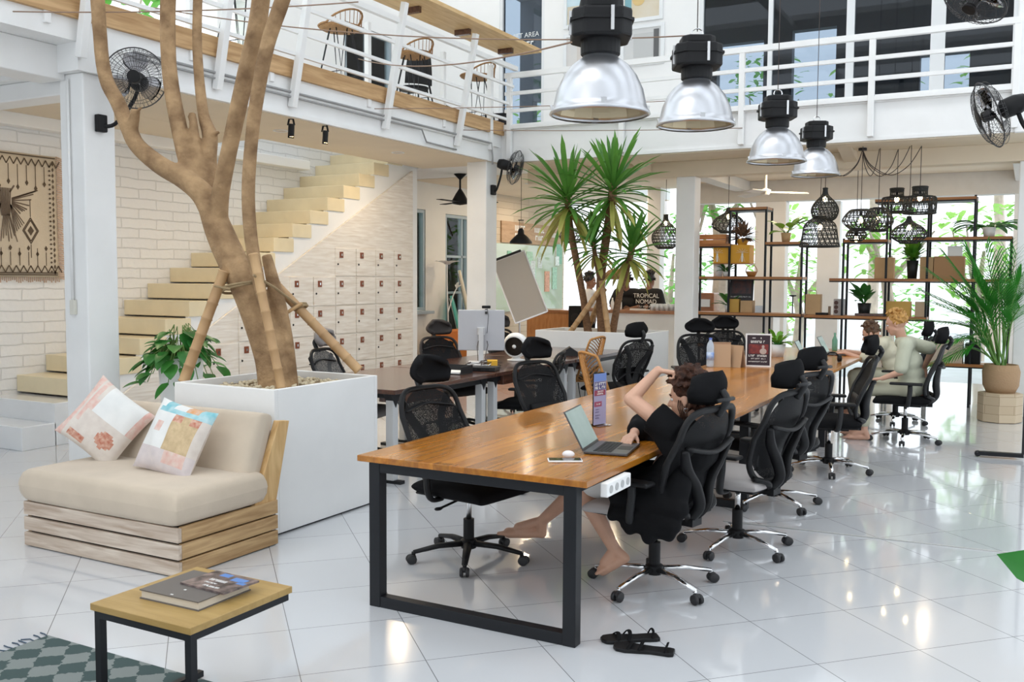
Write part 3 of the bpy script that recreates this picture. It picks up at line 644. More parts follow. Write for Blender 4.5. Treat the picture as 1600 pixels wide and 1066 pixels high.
# ================================================================== TREE PLANTER
t = thing('tree_planter', 'big white square planter box behind the daybed holding the bare tree', 'planter', (-4.515, 4.97, 0))
b = MB(); hx, hy, th = .435, .53, .035
b.bx(-hx, hx, -hy, -hy+th, .012, .92).bx(-hx, hx, hy-th, hy, .012, .92).bx(-hx, -hx+th, -hy+th, hy-th, .012, .92).bx(hx-th, hx, -hy+th, hy-th, .012, .92)
b.build('box', M['white'], t, bevel=.004)
MB().bx(-hx+th, hx-th, -hy+th, hy-th, .6, .865).build('soil', mat('planter_soil', (.25, .18, .1), .95, bump=.4), t)
MB().bx(-hx+.02, hx-.02, -hy+.02, hy-.02, 0, .012).build('foot', M['black_plastic'], t)
rb_ = MB()
for k in range(420):
    r = random.uniform(.012, .024); rb_.ell((random.uniform(-hx+th+.02, hx-th-.02), random.uniform(-hy+th+.02, hy-th-.02), .866+random.uniform(0, .016)), (r, r*.8, r*.6), 6, Matrix.Rotation(random.random()*3, 3, 'Z'))
rb_.build('pebbles', mat('cream_pebbles', (.7, .6, .42), .8, var=.15, vs=12), t, smooth=True)['kind'] = 'stuff'
# ================================================================== BARE TREE
M['bark'] = mat('pale_bark', (.45, .29, .15), .88, col2=(.20, .115, .055), vs=7, bump=.9, bs=20)
def Tp(x, y, Y): return gy(x, y, Y)
t = thing('bare_tree', 'bare forked tree rising from the white planter past the gallery', 'tree', (-4.6, 4.95, .85))
O = Vector((-4.6, 4.95, .85)); mb = MB()
def br(pts, rs, k=5, n=12):
    P = spline([Tp(*p) - O for p in pts], k); mb.tube(P, lerp_r(rs, k), n)
br([(432, 612, 4.93), (424, 560, 4.94), (405, 500, 4.95), (386, 450, 4.95), (362, 405, 4.95), (342, 360, 4.95), (328, 320, 4.95)], [.125, .115, .112, .112, .105, .1, .085])
br([(452, 605, 5.0), (446, 540, 5.02), (436, 480, 5.02), (424, 430, 5.02), (416, 398, 5.0)], [.065, .06, .055, .045, .035])
br([(338, 345, 4.95), (318, 305, 4.93), (288, 280, 4.9), (250, 258, 4.86), (215, 228, 4.82), (200, 198, 4.8), (184, 160, 4.8), (168, 130, 4.8), (160, 95, 4.8), (156, 50, 4.8), (152, -10, 4.8), (148, -90, 4.8)], [.09, .085, .075, .068, .06, .058, .055, .052, .05, .05, .052, .048])
br([(206, 205, 4.81), (212, 172, 4.78)], [.045, .033]); br([(212, 176, 4.78), (224, 165, 4.76)], [.02, .006])
br([(305, 290, 4.95), (292, 255, 4.97), (281, 205, 5.0), (270, 150, 5.02), (264, 100, 5.03), (262, 40, 5.04), (263, -20, 5.05), (262, -90, 5.05)], [.06, .058, .06, .058, .055, .057, .057, .055])
br([(318, 290, 5.0), (308, 240, 5.02), (303, 200, 5.04), (300, 176, 5.05)], [.04, .036, .032, .026]); br([(302, 196, 5.04), (292, 180, 5.03)], [.015, .004])
br([(332, 300, 5.05), (328, 250, 5.1), (328, 212, 5.14), (318, 180, 5.15), (311, 120, 5.17), (308, 60, 5.18), (309, -10, 5.2), (308, -80, 5.2)], [.055, .05, .058, .042, .038, .036, .036, .036]); br([(328, 210, 5.14), (343, 207, 5.12)], [.035, .01])
br([(340, 345, 4.95), (345, 300, 4.92), (357, 240, 4.9), (372, 170, 4.87), (388, 100, 4.85), (402, 40, 4.83), (410, -20, 4.82), (418, -90, 4.8)], [.075, .062, .057, .058, .06, .062, .06, .058])
br([(418, 500, 4.88), (402, 430, 4.86), (392, 370, 4.84), (388, 300, 4.82), (393, 220, 4.8), (402, 150, 4.78), (418, 70, 4.76), (438, 10, 4.74), (458, -50, 4.72)], [.03, .046, .046, .046, .045, .047, .048, .05, .048])
remesh(mb.build('trunk', M['bark'], t), .013, 3)
M['bamboo'] = mat('dry_bamboo', (.58, .37, .18), .55, col2=(.42, .25, .12), vs=6, stretch=(1, 1, .3))
def stake(label, p, q, r, g):
    p, q = Vector(p), Vector(q); n = 7; pts = []; rs = []
    for i in range(n+1):
        a = p.lerp(q, i/n); d = (q-p)/n*.06
        for e, k in ((-1, 1), (0, 1.16), (1, 1)): pts.append(a + d*e - p); rs.append(r*k)
    t = thing('bamboo_stake', label, 'stake', p, 0, g); MB().tube(pts, rs, 10).build('pole', M['bamboo'], t, smooth=True); return t
s1 = stake('thick bamboo pole leaning against the bare tree from the left planter rim', gy(287, 596, 4.62) , gy(350, 425, 4.83), .036, None)
s2 = stake('long bamboo pole slanting down to the right of the bare tree', gy(560, 578, 5.35), gy(432, 446, 5.1), .034, None)
s3 = stake('pale bamboo pole standing straight in front of the bare tree trunk', gy(440, 606, 4.78), gy(396, 398, 4.74), .03, None)
t = thing('rope_tie', 'brown rope tied around the bare tree trunk and bamboo poles', 'rope', tuple(gy(385, 445, 4.95)))
O = Vector(t.location); mb = MB()
ring = lambda cx, cy, Y, r, tilt=0: [gy(cx, cy, Y) - O + Vector((r*cos(a), r*sin(a), tilt*cos(a))) for a in [2*pi*k/20 for k in range(20)]]
mb.tube(ring(384, 446, 4.95, .16, .03), .009, 6, closed=True); mb.tube(ring(384, 450, 4.95, .158, .04), .009, 6, closed=True)
mb.tube([gy(396, 430, 4.7)-O, gy(430, 450, 4.9)-O, gy(466, 478, 5.16)-O], .009, 6); mb.tube([gy(335, 447, 4.72)-O, gy(360, 452, 4.78)-O], .009, 6)
mb.build('loop', M['rope'], t)
t = thing('rope_tie', 'brown rope knot where a short cross stick meets the right bamboo pole', 'rope', tuple(gy(468, 478, 5.17))); O = Vector(t.location)
mb = MB(); mb.tube(ring(468, 478, 5.17, .045, .02), .009, 6, closed=True); mb.tube(ring(470, 481, 5.17, .045, .02), .009, 6, closed=True); mb.build('loop', M['rope'], t)
t2 = MB().tube([gy(472, 474, 5.13)-O, gy(440, 494, 5.05)-O], .012, 8).build('cross_stick', M['bamboo'], t)
# ================================================================== POTHOS
M['pothos'] = leafmat('pothos_leaf', (.02, .13, .025), (.07, .29, .05), .35, 4)
t = thing('potted_pothos', 'leafy green trailing plant in a tall white pot beside the left column', 'plant', (-6.36, 5.78, 0))
MB().lathe([(.12, 0), (.135, .02), (.185, .88), (.195, .93), (.175, .93), (.165, .88)], 28).build('pot', M['white_wall'], t, smooth=True)
MB().lathe([(0, .885), (.17, .885)], 20).build('soil', mat('pot_soil', (.08, .05, .03), .95), t)
rnd = random.Random(3); mb = MB(); sm = MB()
heart = lambda q: (0.02 if q <= 0 else sin(pi*min(1, q**.62))**.75)
for k in range(105):
    a = rnd.uniform(0, 2*pi); rr = rnd.uniform(.05, .36); h = .93 + rnd.uniform(-.02, .3)*(1-rr*1.6) - (max(0, rr-.2)*rnd.uniform(0, 2.2))
    p = Vector((rr*cos(a)*(.45 if cos(a) < 0 and sin(a) < .2 else 1), rr*sin(a), h)); sm.tube([(.06*cos(a), .06*sin(a), .88), (p.x*.6, p.y*.6, max(h, .95)+.06), p], .004, 5)
    d = Vector((cos(a+rnd.uniform(-.6, .6)), sin(a+rnd.uniform(-.6, .6)), rnd.uniform(-1.1, .1)))
    mb.leaf(p, d, rnd.uniform(.13, .21), rnd.uniform(.09, .135), .5, .12, 6, tip=.02, shape=heart)
mb.build('foliage', M['pothos'], t, smooth=True); sm.build('stems', mat('stem_green', (.15, .25, .06), .6), t)
# near plant entering from the right edge
t = thing('potted_leaf_plant', 'broad leaf plant whose single leaf tip enters at the right foreground', 'plant', (.62, 2.62, 0))
MB().lathe([(.13, 0), (.15, .02), (.19, .36), (.2, .38), (.18, .38), (.17, .34)], 24).build('pot', M['white_wall'], t, smooth=True)
MB().lathe([(0, .34), (.175, .34)], 20).build('soil', mat('pot_soil_b', (.08, .05, .03), .95), t)
M['lily'] = leafmat('dark_green_leaf', (.015, .12, .02), (.03, .22, .03), .3)
tip = gy(1557, 866, 2.6) - Vector(t.location); st_ = tip + Vector((.42, .04, -.16)); d = (tip-st_)
mb = MB(); mb.leaf(st_, d, d.length, .1, -.0, .2, 8, tip=.0, up=(.3, -.9, .4))
for k in range(7):
    a = rad(-60 + 24*k); mb.leaf((.14*cos(a), .14*sin(a), .75), (cos(a), sin(a), .35), .4, .1, 1.0, .15, 7)
mb.build('foliage', M['lily'], t, smooth=True)
sm = MB().tube([(0, 0, .33), st_*.55 + Vector((0, 0, .2)), st_], .007, 6)
for k in range(7):
    a = rad(-60 + 24*k); sm.tube([(0, 0, .33), (.05*cos(a), .05*sin(a), .55), (.14*cos(a), .14*sin(a), .75)], .006, 6)
sm.build('stems', M['lily'], t)
# ================================================================== OFFICE CHAIRS (face local +X)
def bkx(z): t = (z-.48)/.6; return -.215 - .13*t + .045*sin(pi*min(1, max(0, t*1.5)))
def back_outline(w0, w1, w2, z0, z1, n=40):
    pts = []
    for k in range(n):
        a = 2*pi*k/n; c, s = cos(a), sin(a); e = .42
        u = (abs(c)**e)*(1 if c > 0 else -1); v = (abs(s)**e)*(1 if s > 0 else -1)
        z = (z0+z1)/2 + v*(z1-z0)/2; t = (z-z0)/(z1-z0)
        w = w0 + (w1-w0)*min(1, t*2) if t < .5 else w1 + (w2-w1)*(t-.5)*2
        pts.append(Vector((bkx(z) + .035*abs(u)**2, u*w, z)))
    return pts
def make_chair(label, style, base_m, seat_m, mesh_m, frame_m, head=True, arms=True, detail=True, cov=None):
    t = thing('office_chair', label, 'chair'); t.scale = (1.04, 1.04, .915)
    pb = style == 'A'
    for k in range(5):
        a = 2*pi*k/5 + .3; c, s = cos(a), sin(a); R = .31
        mb = MB(); P = [(.03*c, .03*s, .105), (.17*c, .17*s, .1), (R*c, R*s, .072)]
        mb.tube([(x, y, z) for x, y, z in P], [.026, .022, .016] if pb else [.022, .017, .014], 8, flat=.8)
        mb.tube([(R*c, R*s, .075), (R*c, R*s, .05)], .011 if pb else .008, 8)
        ar = mb.build('base_arm', base_m, t, smooth=True)
        cb = MB(); q = Vector((R*c, R*s, .029)) + Vector((-s, c, 0))*.012*0
        for o in (-.016, .016): cb.lathe([(0, -.009), (.022, -.009), (.028, -.005), (.028, .005), (.022, .009), (0, .009)], 14, q + Vector((-s, c, 0))*o + Vector((c, s, 0))*.012, Matrix.Rotation(a, 3, 'Z') @ Matrix.Rotation(pi/2, 3, 'X'))
        cb.ell(q + Vector((c, s, 0))*.008 + Vector((0, 0, .014)), (.024, .024, .018), 8)
        cb.build('caster', M['rubber'], ar, smooth=True)
    MB().lathe([(.042, .075), (.045, .085), (.045, .125), (.03, .135), (.03, .26), (.0, .262)], 18).build('hub_sleeve', base_m if pb else M['black_plastic'], t, smooth=False)
    MB().lathe([(.016, .25), (.016, .43), (0, .43)], 14).build('gas_lift', M['chrome'] if not pb else M['alu'], t, smooth=True)
    mb = MB().bx(-.14, .1, -.09, .09, .395, .435).bx(-.24, -.1, -.045, .045, .40, .44); mb.tube([(.02, -.08, .41), (.03, -.24, .395), (.03, -.29, .39)], .007, 6).ell((.03, -.29, .39), (.018, .03, .01), 8)
    mb.build('tilt_mechanism', M['black_plastic'], t)
    sc = cushion(.50, .50, .08, puff=.012)
    sc.v = [(x, y*(1 - .08*(x < 0)*abs(x)*4), z - .035*max(0, x-.12)/.13*max(0, x-.12)/.13*.6) for x, y, z in sc.v]
    sc.build('seat', seat_m, t, smooth=True, loc=(.03, 0, .475))
    MB().bx(-.2, .24, -.22, .22, .43, .447).build('seat_pan', M['black_plastic'], t, bevel=.015)
    z0, z1 = (.50, 1.06) if pb else (.49, 1.07)
    ol = back_outline(.19, .25, .235, z0, z1); n = len(ol)
    MB().tube(ol, .017 if pb else .021, 8, closed=True, flat=.8).build('back_frame', frame_m, t, smooth=True)
    rows = []; NZ = 14
    for i in range(NZ+1):
        z = z0 + .01 + (z1-z0-.02)*i/NZ
        tt = (z-(z0+z1)/2)/((z1-z0)/2); uu = max(0., 1-abs(tt)**(1/.42))**.42
        f = (z-z0)/(z1-z0); w = .19 + (.25-.19)*min(1, f*2) if f < .5 else .25 + (.235-.25)*(f-.5)*2
        rows.append([(bkx(z) + .035*(u*uu)**2 + .002, u*uu*w*.985, z) for u in [-1+2*j/10 for j in range(11)]])
    MB().sheet(rows).build('back_mesh', mesh_m, t, smooth=True)
    F = lambda y, z, o=-.02: (bkx(z)+.035*(abs(y)/.25)**2+o, y, z)
    sb = MB()
    if pb:
        for s in (-1, 1):
            sb.tube(spline([F(0, .5), F(s*.05, .62), F(s*.08, .75), F(s*.13, .88), F(s*.2, 1.0)], 5), lerp_r([.045, .045, .038, .034, .03], 5), 8, flat=.3)
            sb.tube(spline([F(s*.19, .6), F(s*.1, .665), F(0, .68)], 5), .022, 8, flat=.45)
        sb.tube(spline([F(-.2, .93, -.012), F(0, .96, -.012), F(.2, .93, -.012)], 5), .03, 8, flat=.3)
    else:
        for s in (-1, 1):
            sb.tube(spline([F(s*.22, .86, -.03), F(s*.16, .75, -.05), F(s*.07, .64, -.06), F(s*.035, .52, -.06), (-.2, s*.03, .43)], 5), lerp_r([.018, .03, .034, .03, .028], 5), 8, flat=.6)
            sb.tube(spline([F(s*.205, .53, -.01), F(s*.13, .5, -.04), (-.2, s*.04, .45)], 5), .024, 8, flat=.7)
        sb.tube(spline([F(-.21, .87, -.03), F(0, .83, -.05), F(.21, .87, -.03)], 5), .02, 8, flat=.7)
    sb.build('back_support', frame_m, t, smooth=True)
    lr = MB(); rws = []
    for z in (.57, .62, .68, .73):
        rws.append([(F(y, z, .012)[0] + .01*cos(y*9), y, z) for y in [-.15+.03*j for j in range(11)]])
    lr.sheet(rws).build('lumbar_pad', M['black_plastic'] if not pb else M['mesh_dense'], t, smooth=True, sol=.018)
    if head:
        hb = MB(); hb.tube(spline([F(0, 1.03, -.01), (-.375, 0, 1.09), (-.385, 0, 1.13), (-.36, 0, 1.17)], 4), .019, 8)
        if not pb: hb.tube([(-.38, -.075, 1.12), (-.395, 0, 1.125), (-.38, .075, 1.12)], .012, 8)
        hb.build('headrest_stem', M['grey_plastic'], t, smooth=True)
        rws = []
        for j in range(9):
            v = -1 + 2*j/8; row = []
            for i in range(13):
                u = -1 + 2*i/12; w = .16*(1-.34*abs(v)**2.6 - .06*(v > 0)*v); x = -.345 + .075*u*u + .02*v*v - .01*v
                row.append((x, u*w, 1.185 + .085*v*(1 - .34*abs(u)**2.6) - .012*u*u))
            rws.append(row)
        MB().sheet(rws).build('headrest', seat_m if cov is None else cov, t, smooth=True, sol=.036)
    if arms:
        for s in (-1, 1):
            am = MB(); am.tube(spline([(-.03, s*.2, .425), (-.03, s*.27, .43), (-.04, s*.295, .48), (-.05, s*.295, .58), (-.05, s*.295, .655)], 4), [.022]*17, 8, flat=.7)
            a_ = am.build('armrest', M['black_plastic'] if pb else M['grey_plastic'], t, smooth=True)
            MB().bx(-.16, .13, s*.295-.043, s*.295+.043, .655, .682).build('arm_pad', M['black_plastic'], a_, bevel=.012, segs=3)
    return t
R = rad
chA = make_chair('black mesh office chair with headrest tucked under the near left table corner', 'A', M['black_plastic'], M['black_fabric'], M['mesh'], M['black_plastic'])
chB = make_chair('black mesh office chair the woman in black sits on', 'B', M['chrome'], M['grey_fabric'], M['mesh_dense'], M['black_plastic'], cov=M['black_fabric'])
chC = make_chair('black office chair with black seat turned sideways, third on the right of the table', 'B', M['chrome'], M['black_fabric'], M['mesh_dense'], M['grey_plastic'])
GR = 'office chairs around the work tables'
def put(o, x, y, rz, lab=None, first=False, s=None):
    if first:
        o.location = (x, y, 0); o.rotation_euler = (0, 0, rad(rz)); o['group'] = GR; return o
    return dup(o, (x, y, 0), rad(rz), lab, GR, s)
put(chA, -2.79, 4.63, -8, first=True)
put(chA, -3.04, 6.45, -14, 'black mesh office chair behind the table left side, second from the near corner')
put(chB, -1.69, 4.70, 168, first=True)
put(chB, -1.50, 5.62, 168, 'black office chair with light grey seat just behind the woman in black')
put(chC, -1.45, 8.30, 196, first=True)
put(chC, -1.58, 6.85, 158, 'black office chair with blue sheen between the grey seated chair and the sideways chair')
put(chC, -1.06, 10.25, 183, 'black office chair under the blond man in the pale shirt')
put(chC, -1.30, 11.55, 183, 'black office chair under the brown haired man behind the blond man')
put(chA, -3.22, 10.5, -62, 'dark office chair at the far table left side, beside the water bottle')
put(chA, -3.2, 11.5, -60, 'dark office chair at the far table left side, behind the brown folders')
chG = make_chair('grey mesh office chair standing between the tree planter and the lockers', 'A', M['black_plastic'], mat('warm_grey_fabric', (.25, .23, .22), .9), M['mesh_grey'], M['black_plastic'])
chG.location = (-5.25, 6.75, 0); chG.rotation_euler = (0, 0, rad(12)); chG['group'] = GR
M['brown_black'] = mat('brown_black_fabric', (.03, .024, .022), .8)
chD = make_chair('brownish black office chair behind the monitor desk, in front of the lockers', 'A', M['black_plastic'], M['brown_black'], M['mesh_dense'], M['brown_black'])
chD.location = (-5.35, 8.6, 0); chD.rotation_euler = (0, 0, rad(-20)); chD['group'] = GR
put(chD, -5.55, 10.35, -15, 'dark office chair behind the white ball fan on the desk')
put(chA, -3.93, 9.62, 158, 'black office chair seen side on, right of the rattan chairs')
chN = make_chair('low backed black office chair at the near side of the middle dark desk', 'A', M['black_plastic'], M['black_fabric'], M['mesh'], M['black_plastic'], head=False)
chN.location = (-4.24, 8.15, 0); chN.rotation_euler = (0, 0, rad(196)); chN['group'] = GR; chN.scale = (1, 1, .86)
# ================================================================== PEOPLE
M['eye'] = mat('eye_white', (.75, .72, .7), .2); M['iris'] = mat('dark_iris', (.03, .02, .015), .2); M['lip'] = mat('lips', (.45, .17, .15), .45)
def hand(mb, w, d, nrm, side, L=.17, curl=(20, 35, 30), spread=.12, thumb=35, flip=1):
    """w wrist, d pointing along the palm, nrm out of the palm, side towards the thumb"""
    w, d, nrm = Vector(w), Vector(d).normalized(), Vector(nrm); nrm = (nrm - d*nrm.dot(d)).normalized(); s = d.cross(nrm)*side
    k = L/.18; pl = .088*k
    for q in (-1.3, -.45, .45, 1.3): mb.cap(w + d*.012 + s*q*.013*k, w + d*pl + s*q*.021*k, .014*k, .0115*k, 10)
    for i, (off, ln, sp) in enumerate(((1.45, .072, 1), (.5, .08, .3), (-.45, .074, -.4), (-1.35, .058, -1.1))):
        p = w + d*pl + s*off*.019*k; a = rad(0); fl = [.46, .31, .25]; dd = (d + s*sp*spread).normalized()
        for j in range(3):
            a += rad(curl[j] + 3*i); v = dd*cos(a) + nrm*sin(a); q = p + v*ln*k*fl[j]*1.05; mb.cap(p, q, (.0092-.0008*j)*k, (.0086-.001*j)*k, 8); p = q
    p = w + d*.026*k + s*.024*k; v = (d*cos(rad(thumb)) + s*sin(rad(thumb)) + nrm*.35).normalized(); q = p + v*.042*k; mb.cap(p, q, .0125*k, .0105*k, 8)
    v2 = (v + d*.5 + nrm*.35).normalized(); mb.cap(q, q + v2*.03*k, .0102*k, .0085*k, 8)
def head(mb, c, f, u, k=1.0):
    c, f, u = Vector(c), Vector(f).normalized(), Vector(u); u = (u - f*u.dot(f)).normalized(); s = f.cross(u)
    Mx = Matrix((f, s, u)).transposed(); P = lambda a, b, z: c + (f*a + s*b + u*z)*k
    mb.ell(P(-.012, 0, .03), (.098*k, .077*k, .088*k), 20, Mx); mb.ell(P(.022, 0, -.03), (.066*k, .06*k, .078*k), 18, Mx)
    mb.cap(P(.055, -.014, -.083), P(.055, .014, -.083), .023*k, .023*k, 10); mb.cap(P(.01, -.048, -.05), P(.05, -.02, -.085), .022*k, .02*k, 10); mb.cap(P(.01, .048, -.05), P(.05, .02, -.085), .022*k, .02*k, 10)
    mb.cap(P(.078, 0, .012), P(.103, 0, -.026), .0085*k, .0125*k, 10); mb.cap(P(.088, -.011, -.03), P(.088, .011, -.03), .0085*k, .0085*k, 8)
    mb.cap(P(.073, -.03, .026), P(.073, .03, .026), .014*k, .014*k, 10); mb.cap(P(.078, -.014, -.055), P(.078, .014, -.055), .0105*k, .0105*k, 8)
    for e in (-1, 1):
        mb.ell(P(-.012, e*.078, -.002), (.018*k, .008*k, .032*k), 10, Mx); mb.ell(P(.058, e*.032, -.022), (.02*k, .02*k, .018*k), 10, Mx)
    return P, Mx
def person(label, loc, J, skin, vox=.008, fmat=None, cloth=(), hair=None, hk=1.0, hairmat=None):
    """J: joints in world space; every mesh is stored relative to loc. One continuous body, clothing and hair as children"""
    t = thing('person', label, 'person', loc); O = Vector(loc); j = {k: Vector(v) - O if not isinstance(v, (tuple, list)) or len(v) == 3 and k not in ('f', 'u') else Vector(v) for k, v in J.items() if k not in ('hL', 'hR')}
    f, u = Vector(J['f']), Vector(J['u']); mb = MB(); P, Mx = head(mb, j['head'], f, u, hk)
    mb.cap(j['neck'], P(-.02, 0, -.06), .054*hk, .05*hk); 
    mb.cap(j['shL'], j['shR'], .055, .055); mb.cap(j['neck'] - Vector((0, 0, .02)), (j['shL']+j['shR'])/2, .06, .07)
    ch = j['chest']; mb.cap(ch, j['pelvis'], .12, .13)
    for sd in 'LR':
        mb.cap(j['sh'+sd], j['el'+sd], .048, .038); mb.cap(j['el'+sd], j['wr'+sd], .037, .024)
        if 'h'+sd in J:
            d, n, s, kw = J['h'+sd]; hand(mb, j['wr'+sd], d, n, s, **kw)
        mb.cap(j['hp'+sd], j['kn'+sd], .078, .055); kn, an = j['kn'+sd], j['an'+sd]; m_ = kn.lerp(an, .32)
        back = Vector(J.get('calf', (0, 0, 0)))*.012
        mb.cap(kn, m_ + back, .053, .052); mb.cap(m_ + back, an, .052, .032)
        to, he = j['to'+sd], j['he'+sd]; mb.cap(an, he, .032, .028); mb.cap(an, an.lerp(to, .55), .03, .028); mb.cap(he, he.lerp(to, .7), .026, .03)
        fd = (to-he).normalized(); sdv = fd.cross((an-he).normalized()).normalized()
        for q in range(5): mb.cap(he.lerp(to, .66) + sdv*(q-2)*.013, to - fd*.006*abs(q-1) + sdv*(q-2)*.015, .014, .0105-.001*q, 8)
        mb.cap(he.lerp(to, .3), he.lerp(to, .78), .03, .032)
    b = remesh(mb.build('body', skin, t), vox, 2)
    for e in (-1, 1):
        eb = MB(); eb.ell(P(.071, e*.031, .004), (.011, .0135, .009), 10, Mx); o = eb.build('eye', M['eye'], t, smooth=True)
        MB().ell(P(.0785, e*.031, .004), (.005, .006, .006), 8, Mx).build('iris', M['iris'], o, smooth=True)
    MB().cap(P(.087, -.02, -.056), P(.087, .02, -.056), .0055, .0055, 8).build('lips', M['lip'], t, smooth=True)
    eb = MB()
    for e in (-1, 1): eb.tube(spline([P(.083, e*.016, .026), P(.084, e*.032, .031), P(.072, e*.048, .026)], 4), .004, 6)
    eb.build('eyebrows', hairmat, t, smooth=True)
    return t, j, P, Mx
def hairdo(t, P, Mx, hm, seed, n, shape, vox=.008, curl=.5, ln=.014):
    r = random.Random(seed); mb = MB()
    mb.ell(P(-.022, 0, .045), (.1, .085, .085) if ln > .01 else (.095, .081, .081), 18, Mx)
    for k in range(n):
        a, b = shape(r); v = Vector((cos(a)*cos(b)*.104, sin(a)*cos(b)*.088, .045 + sin(b)*.1)); p = P(v.x-.018, v.y, v.z)
        d = Mx @ Vector((v.x, v.y, (v.z-.045)*1.2)).normalized(); pts = [p]; q = p.copy()
        for i in range(4):
            d = (d + Vector((r.uniform(-1, 1), r.uniform(-1, 1), r.uniform(-1, .3)))*curl).normalized(); q = q + d*ln*(1 if ln > .01 or b > .5 else .35); pts.append(q.copy())
        mb.tube(pts, [ln*1., ln*.93, ln*.86, ln*.64, ln*.3], 6)
    return remesh(mb.build('hair', hm, t), vox, 1)
# ---- woman in black -----------------------------------------------------------
M['hair_brown'] = mat('dark_brown_hair', (.075, .028, .014), .6, col2=(.022, .009, .006), vs=40, bump=.5, bs=110, spec=.25)
M['black_cotton'] = mat('black_cotton', (.007, .007, .008), .9, bump=.2, bs=14, spec=.15)
loc = (-1.6, 4.72, 0)
elL = gy(986, 624, 4.58); wrL = gy(1028, 579, 4.66)
J = dict(pelvis=(-1.63, 4.72, .53), chest=(-1.53, 4.72, .74), neck=(-1.50, 4.735, .87), head=(-1.535, 4.735, 1.0), f=(-1, .03, -.10), u=(-.1, 0, 1),
  shL=(-1.53, 4.565, .835), shR=(-1.54, 4.885, .825), elL=tuple(elL), wrL=tuple(wrL), elR=(-1.87, 4.9, .81), wrR=(-1.82, 4.71, .795),
  hpL=(-1.68, 4.64, .54), hpR=(-1.68, 4.81, .54), knL=(-2.12, 4.63, .53), knR=(-2.12, 4.85, .53), anL=(-1.90, 4.66, .175), anR=(-2.44, 4.87, .215),
  toL=(-1.985, 4.62, .045), heL=(-1.845, 4.67, .135), toR=(-2.71, 4.85, .115), heR=(-2.44, 4.87, .14), calf=(1, 0, -.2))
J['hL'] = ((.55, .12, -.05), (.3, 0, -1), 1, dict(L=.165, curl=(55, 70, 50), thumb=20)); J['hR'] = ((.02, -1, -.12), (0, 0, -1), 1, dict(L=.165, curl=(14, 18, 14), thumb=35))
t, j, P, Mx = person('curly haired woman in oversized black shirt reclining at the laptop, one arm raised', loc, J, M['skin'], .0058, hairmat=M['hair_brown'])
O = Vector(loc); sb = MB(); W_ = lambda *a: Vector(a) - O
sb.cap(j['shL'] + Vector((0, .02, -.01)), j['shR'] + Vector((0, -.02, -.01)), .075, .075, 14); sb.cap(W_(-1.50, 4.66, .74), W_(-1.50, 4.78, .74), .125, .125, 14)
sb.cap(W_(-1.56, 4.64, .6), W_(-1.56, 4.80, .6), .14, .14, 14); sb.cap(W_(-1.62, 4.62, .53), W_(-1.62, 4.82, .53), .145, .145, 14)
sb.cap(W_(-1.52, 4.70, .86), W_(-1.5, 4.77, .86), .062, .062, 12)
m1 = j['shL'].lerp(j['elL'], .5); sb.tube([j['shL'], j['shL'].lerp(m1, .5), m1], [.078, .084, .09], 18); sb.cap(m1 + Vector((.02, -.02, -.05)), j['shL'] + Vector((.0, 0, -.07)), .05, .08, 12)
m2 = j['shR'].lerp(j['elR'], .9); sb.cap(j['shR'], m2, .078, .08, 14); sb.cap(m2 + Vector((-.02, -.02, -.02)), W_(-1.60, 4.86, .68), .06, .08, 12); sb.cap(m2, m2 + Vector((0, -.09, -.01)), .07, .06, 12)
sb.cap(W_(-1.50, 4.52, .64), W_(-1.50, 4.5, .48), .06, .05); sb.cap(W_(-1.50, 4.50, .6), W_(-1.52, 4.43, .36), .07, .035); sb.cap(W_(-1.66, 4.52, .56), W_(-1.72, 4.42, .37), .07, .035); sb.cap(W_(-1.58, 4.50, .56), W_(-1.62, 4.42, .34), .08, .04); sb.cap(W_(-1.78, 4.52, .56), W_(-1.82, 4.43, .42), .06, .03); sb.cap(W_(-1.80, 4.44, .44), W_(-1.50, 4.43, .41), .045, .045); sb.cap(W_(-1.80, 4.46, .52), W_(-1.48, 4.45, .49), .055, .055); sb.cap(W_(-1.74, 4.425, .39), W_(-1.52, 4.425, .365), .035, .035); sb.cap(W_(-1.68, 4.56, .56), W_(-1.60, 4.50, .44), .07, .05)
for s, y in ((1, 4.64), (-1, 4.82)): sb.cap(W_(-1.68, y, .55), W_(-1.9, y, .555), .098, .09, 14)
remesh(sb.build('black_shirt', M['black_cotton'], t), .011, 4)
sh = MB()
for y in (4.635, 4.845): sh.cap(W_(-1.7, y, .54), W_(-2.0, y, .537), .09, .088, 14)
sh.cap(W_(-1.66, 4.65, .54), W_(-1.66, 4.80, .54), .1, .1); remesh(sh.build('white_shorts', M['paper'], t), .012, 3)
def wshape(r):
    while 1:
        a, b = r.uniform(-pi, pi), r.uniform(-.75, 1.5)
        if abs(a) < 1.75 and b < .42 - .25*max(0, abs(a)-1.2): continue
        return a, b
hairdo(t, P, Mx, M['hair_brown'], 4, 230, wshape, .0065, .75)
mb = MB()
for k in range(5):
    y = -.062 - .003*k; mb.tube(spline([P(.02-.012*k, y, .02), P(.03-.012*k, y-.008, -.03), P(.018-.01*k, y-.012, -.075), P(.026-.012*k, y-.006, -.12)], 4), .003, 5)
mb.build('hair_strands', M['hair_brown'], t)
mb = MB(); mb.tube([wrL-O + Vector((.085, .02, -.02)), P(.10, -.02, .10), P(.06, -.01, .11)], [.004, .006, .012], 6).build('hair_lock', M['hair_brown'], t)
MB().lathe([(.011, -.002), (.013, 0), (.011, .002), (.009, 0)], 14, P(-.018, -.086, -.05), Mx @ Matrix.Rotation(pi/2, 3, 'X'), closed=True).build('hoop_earring', M['chrome'], t)
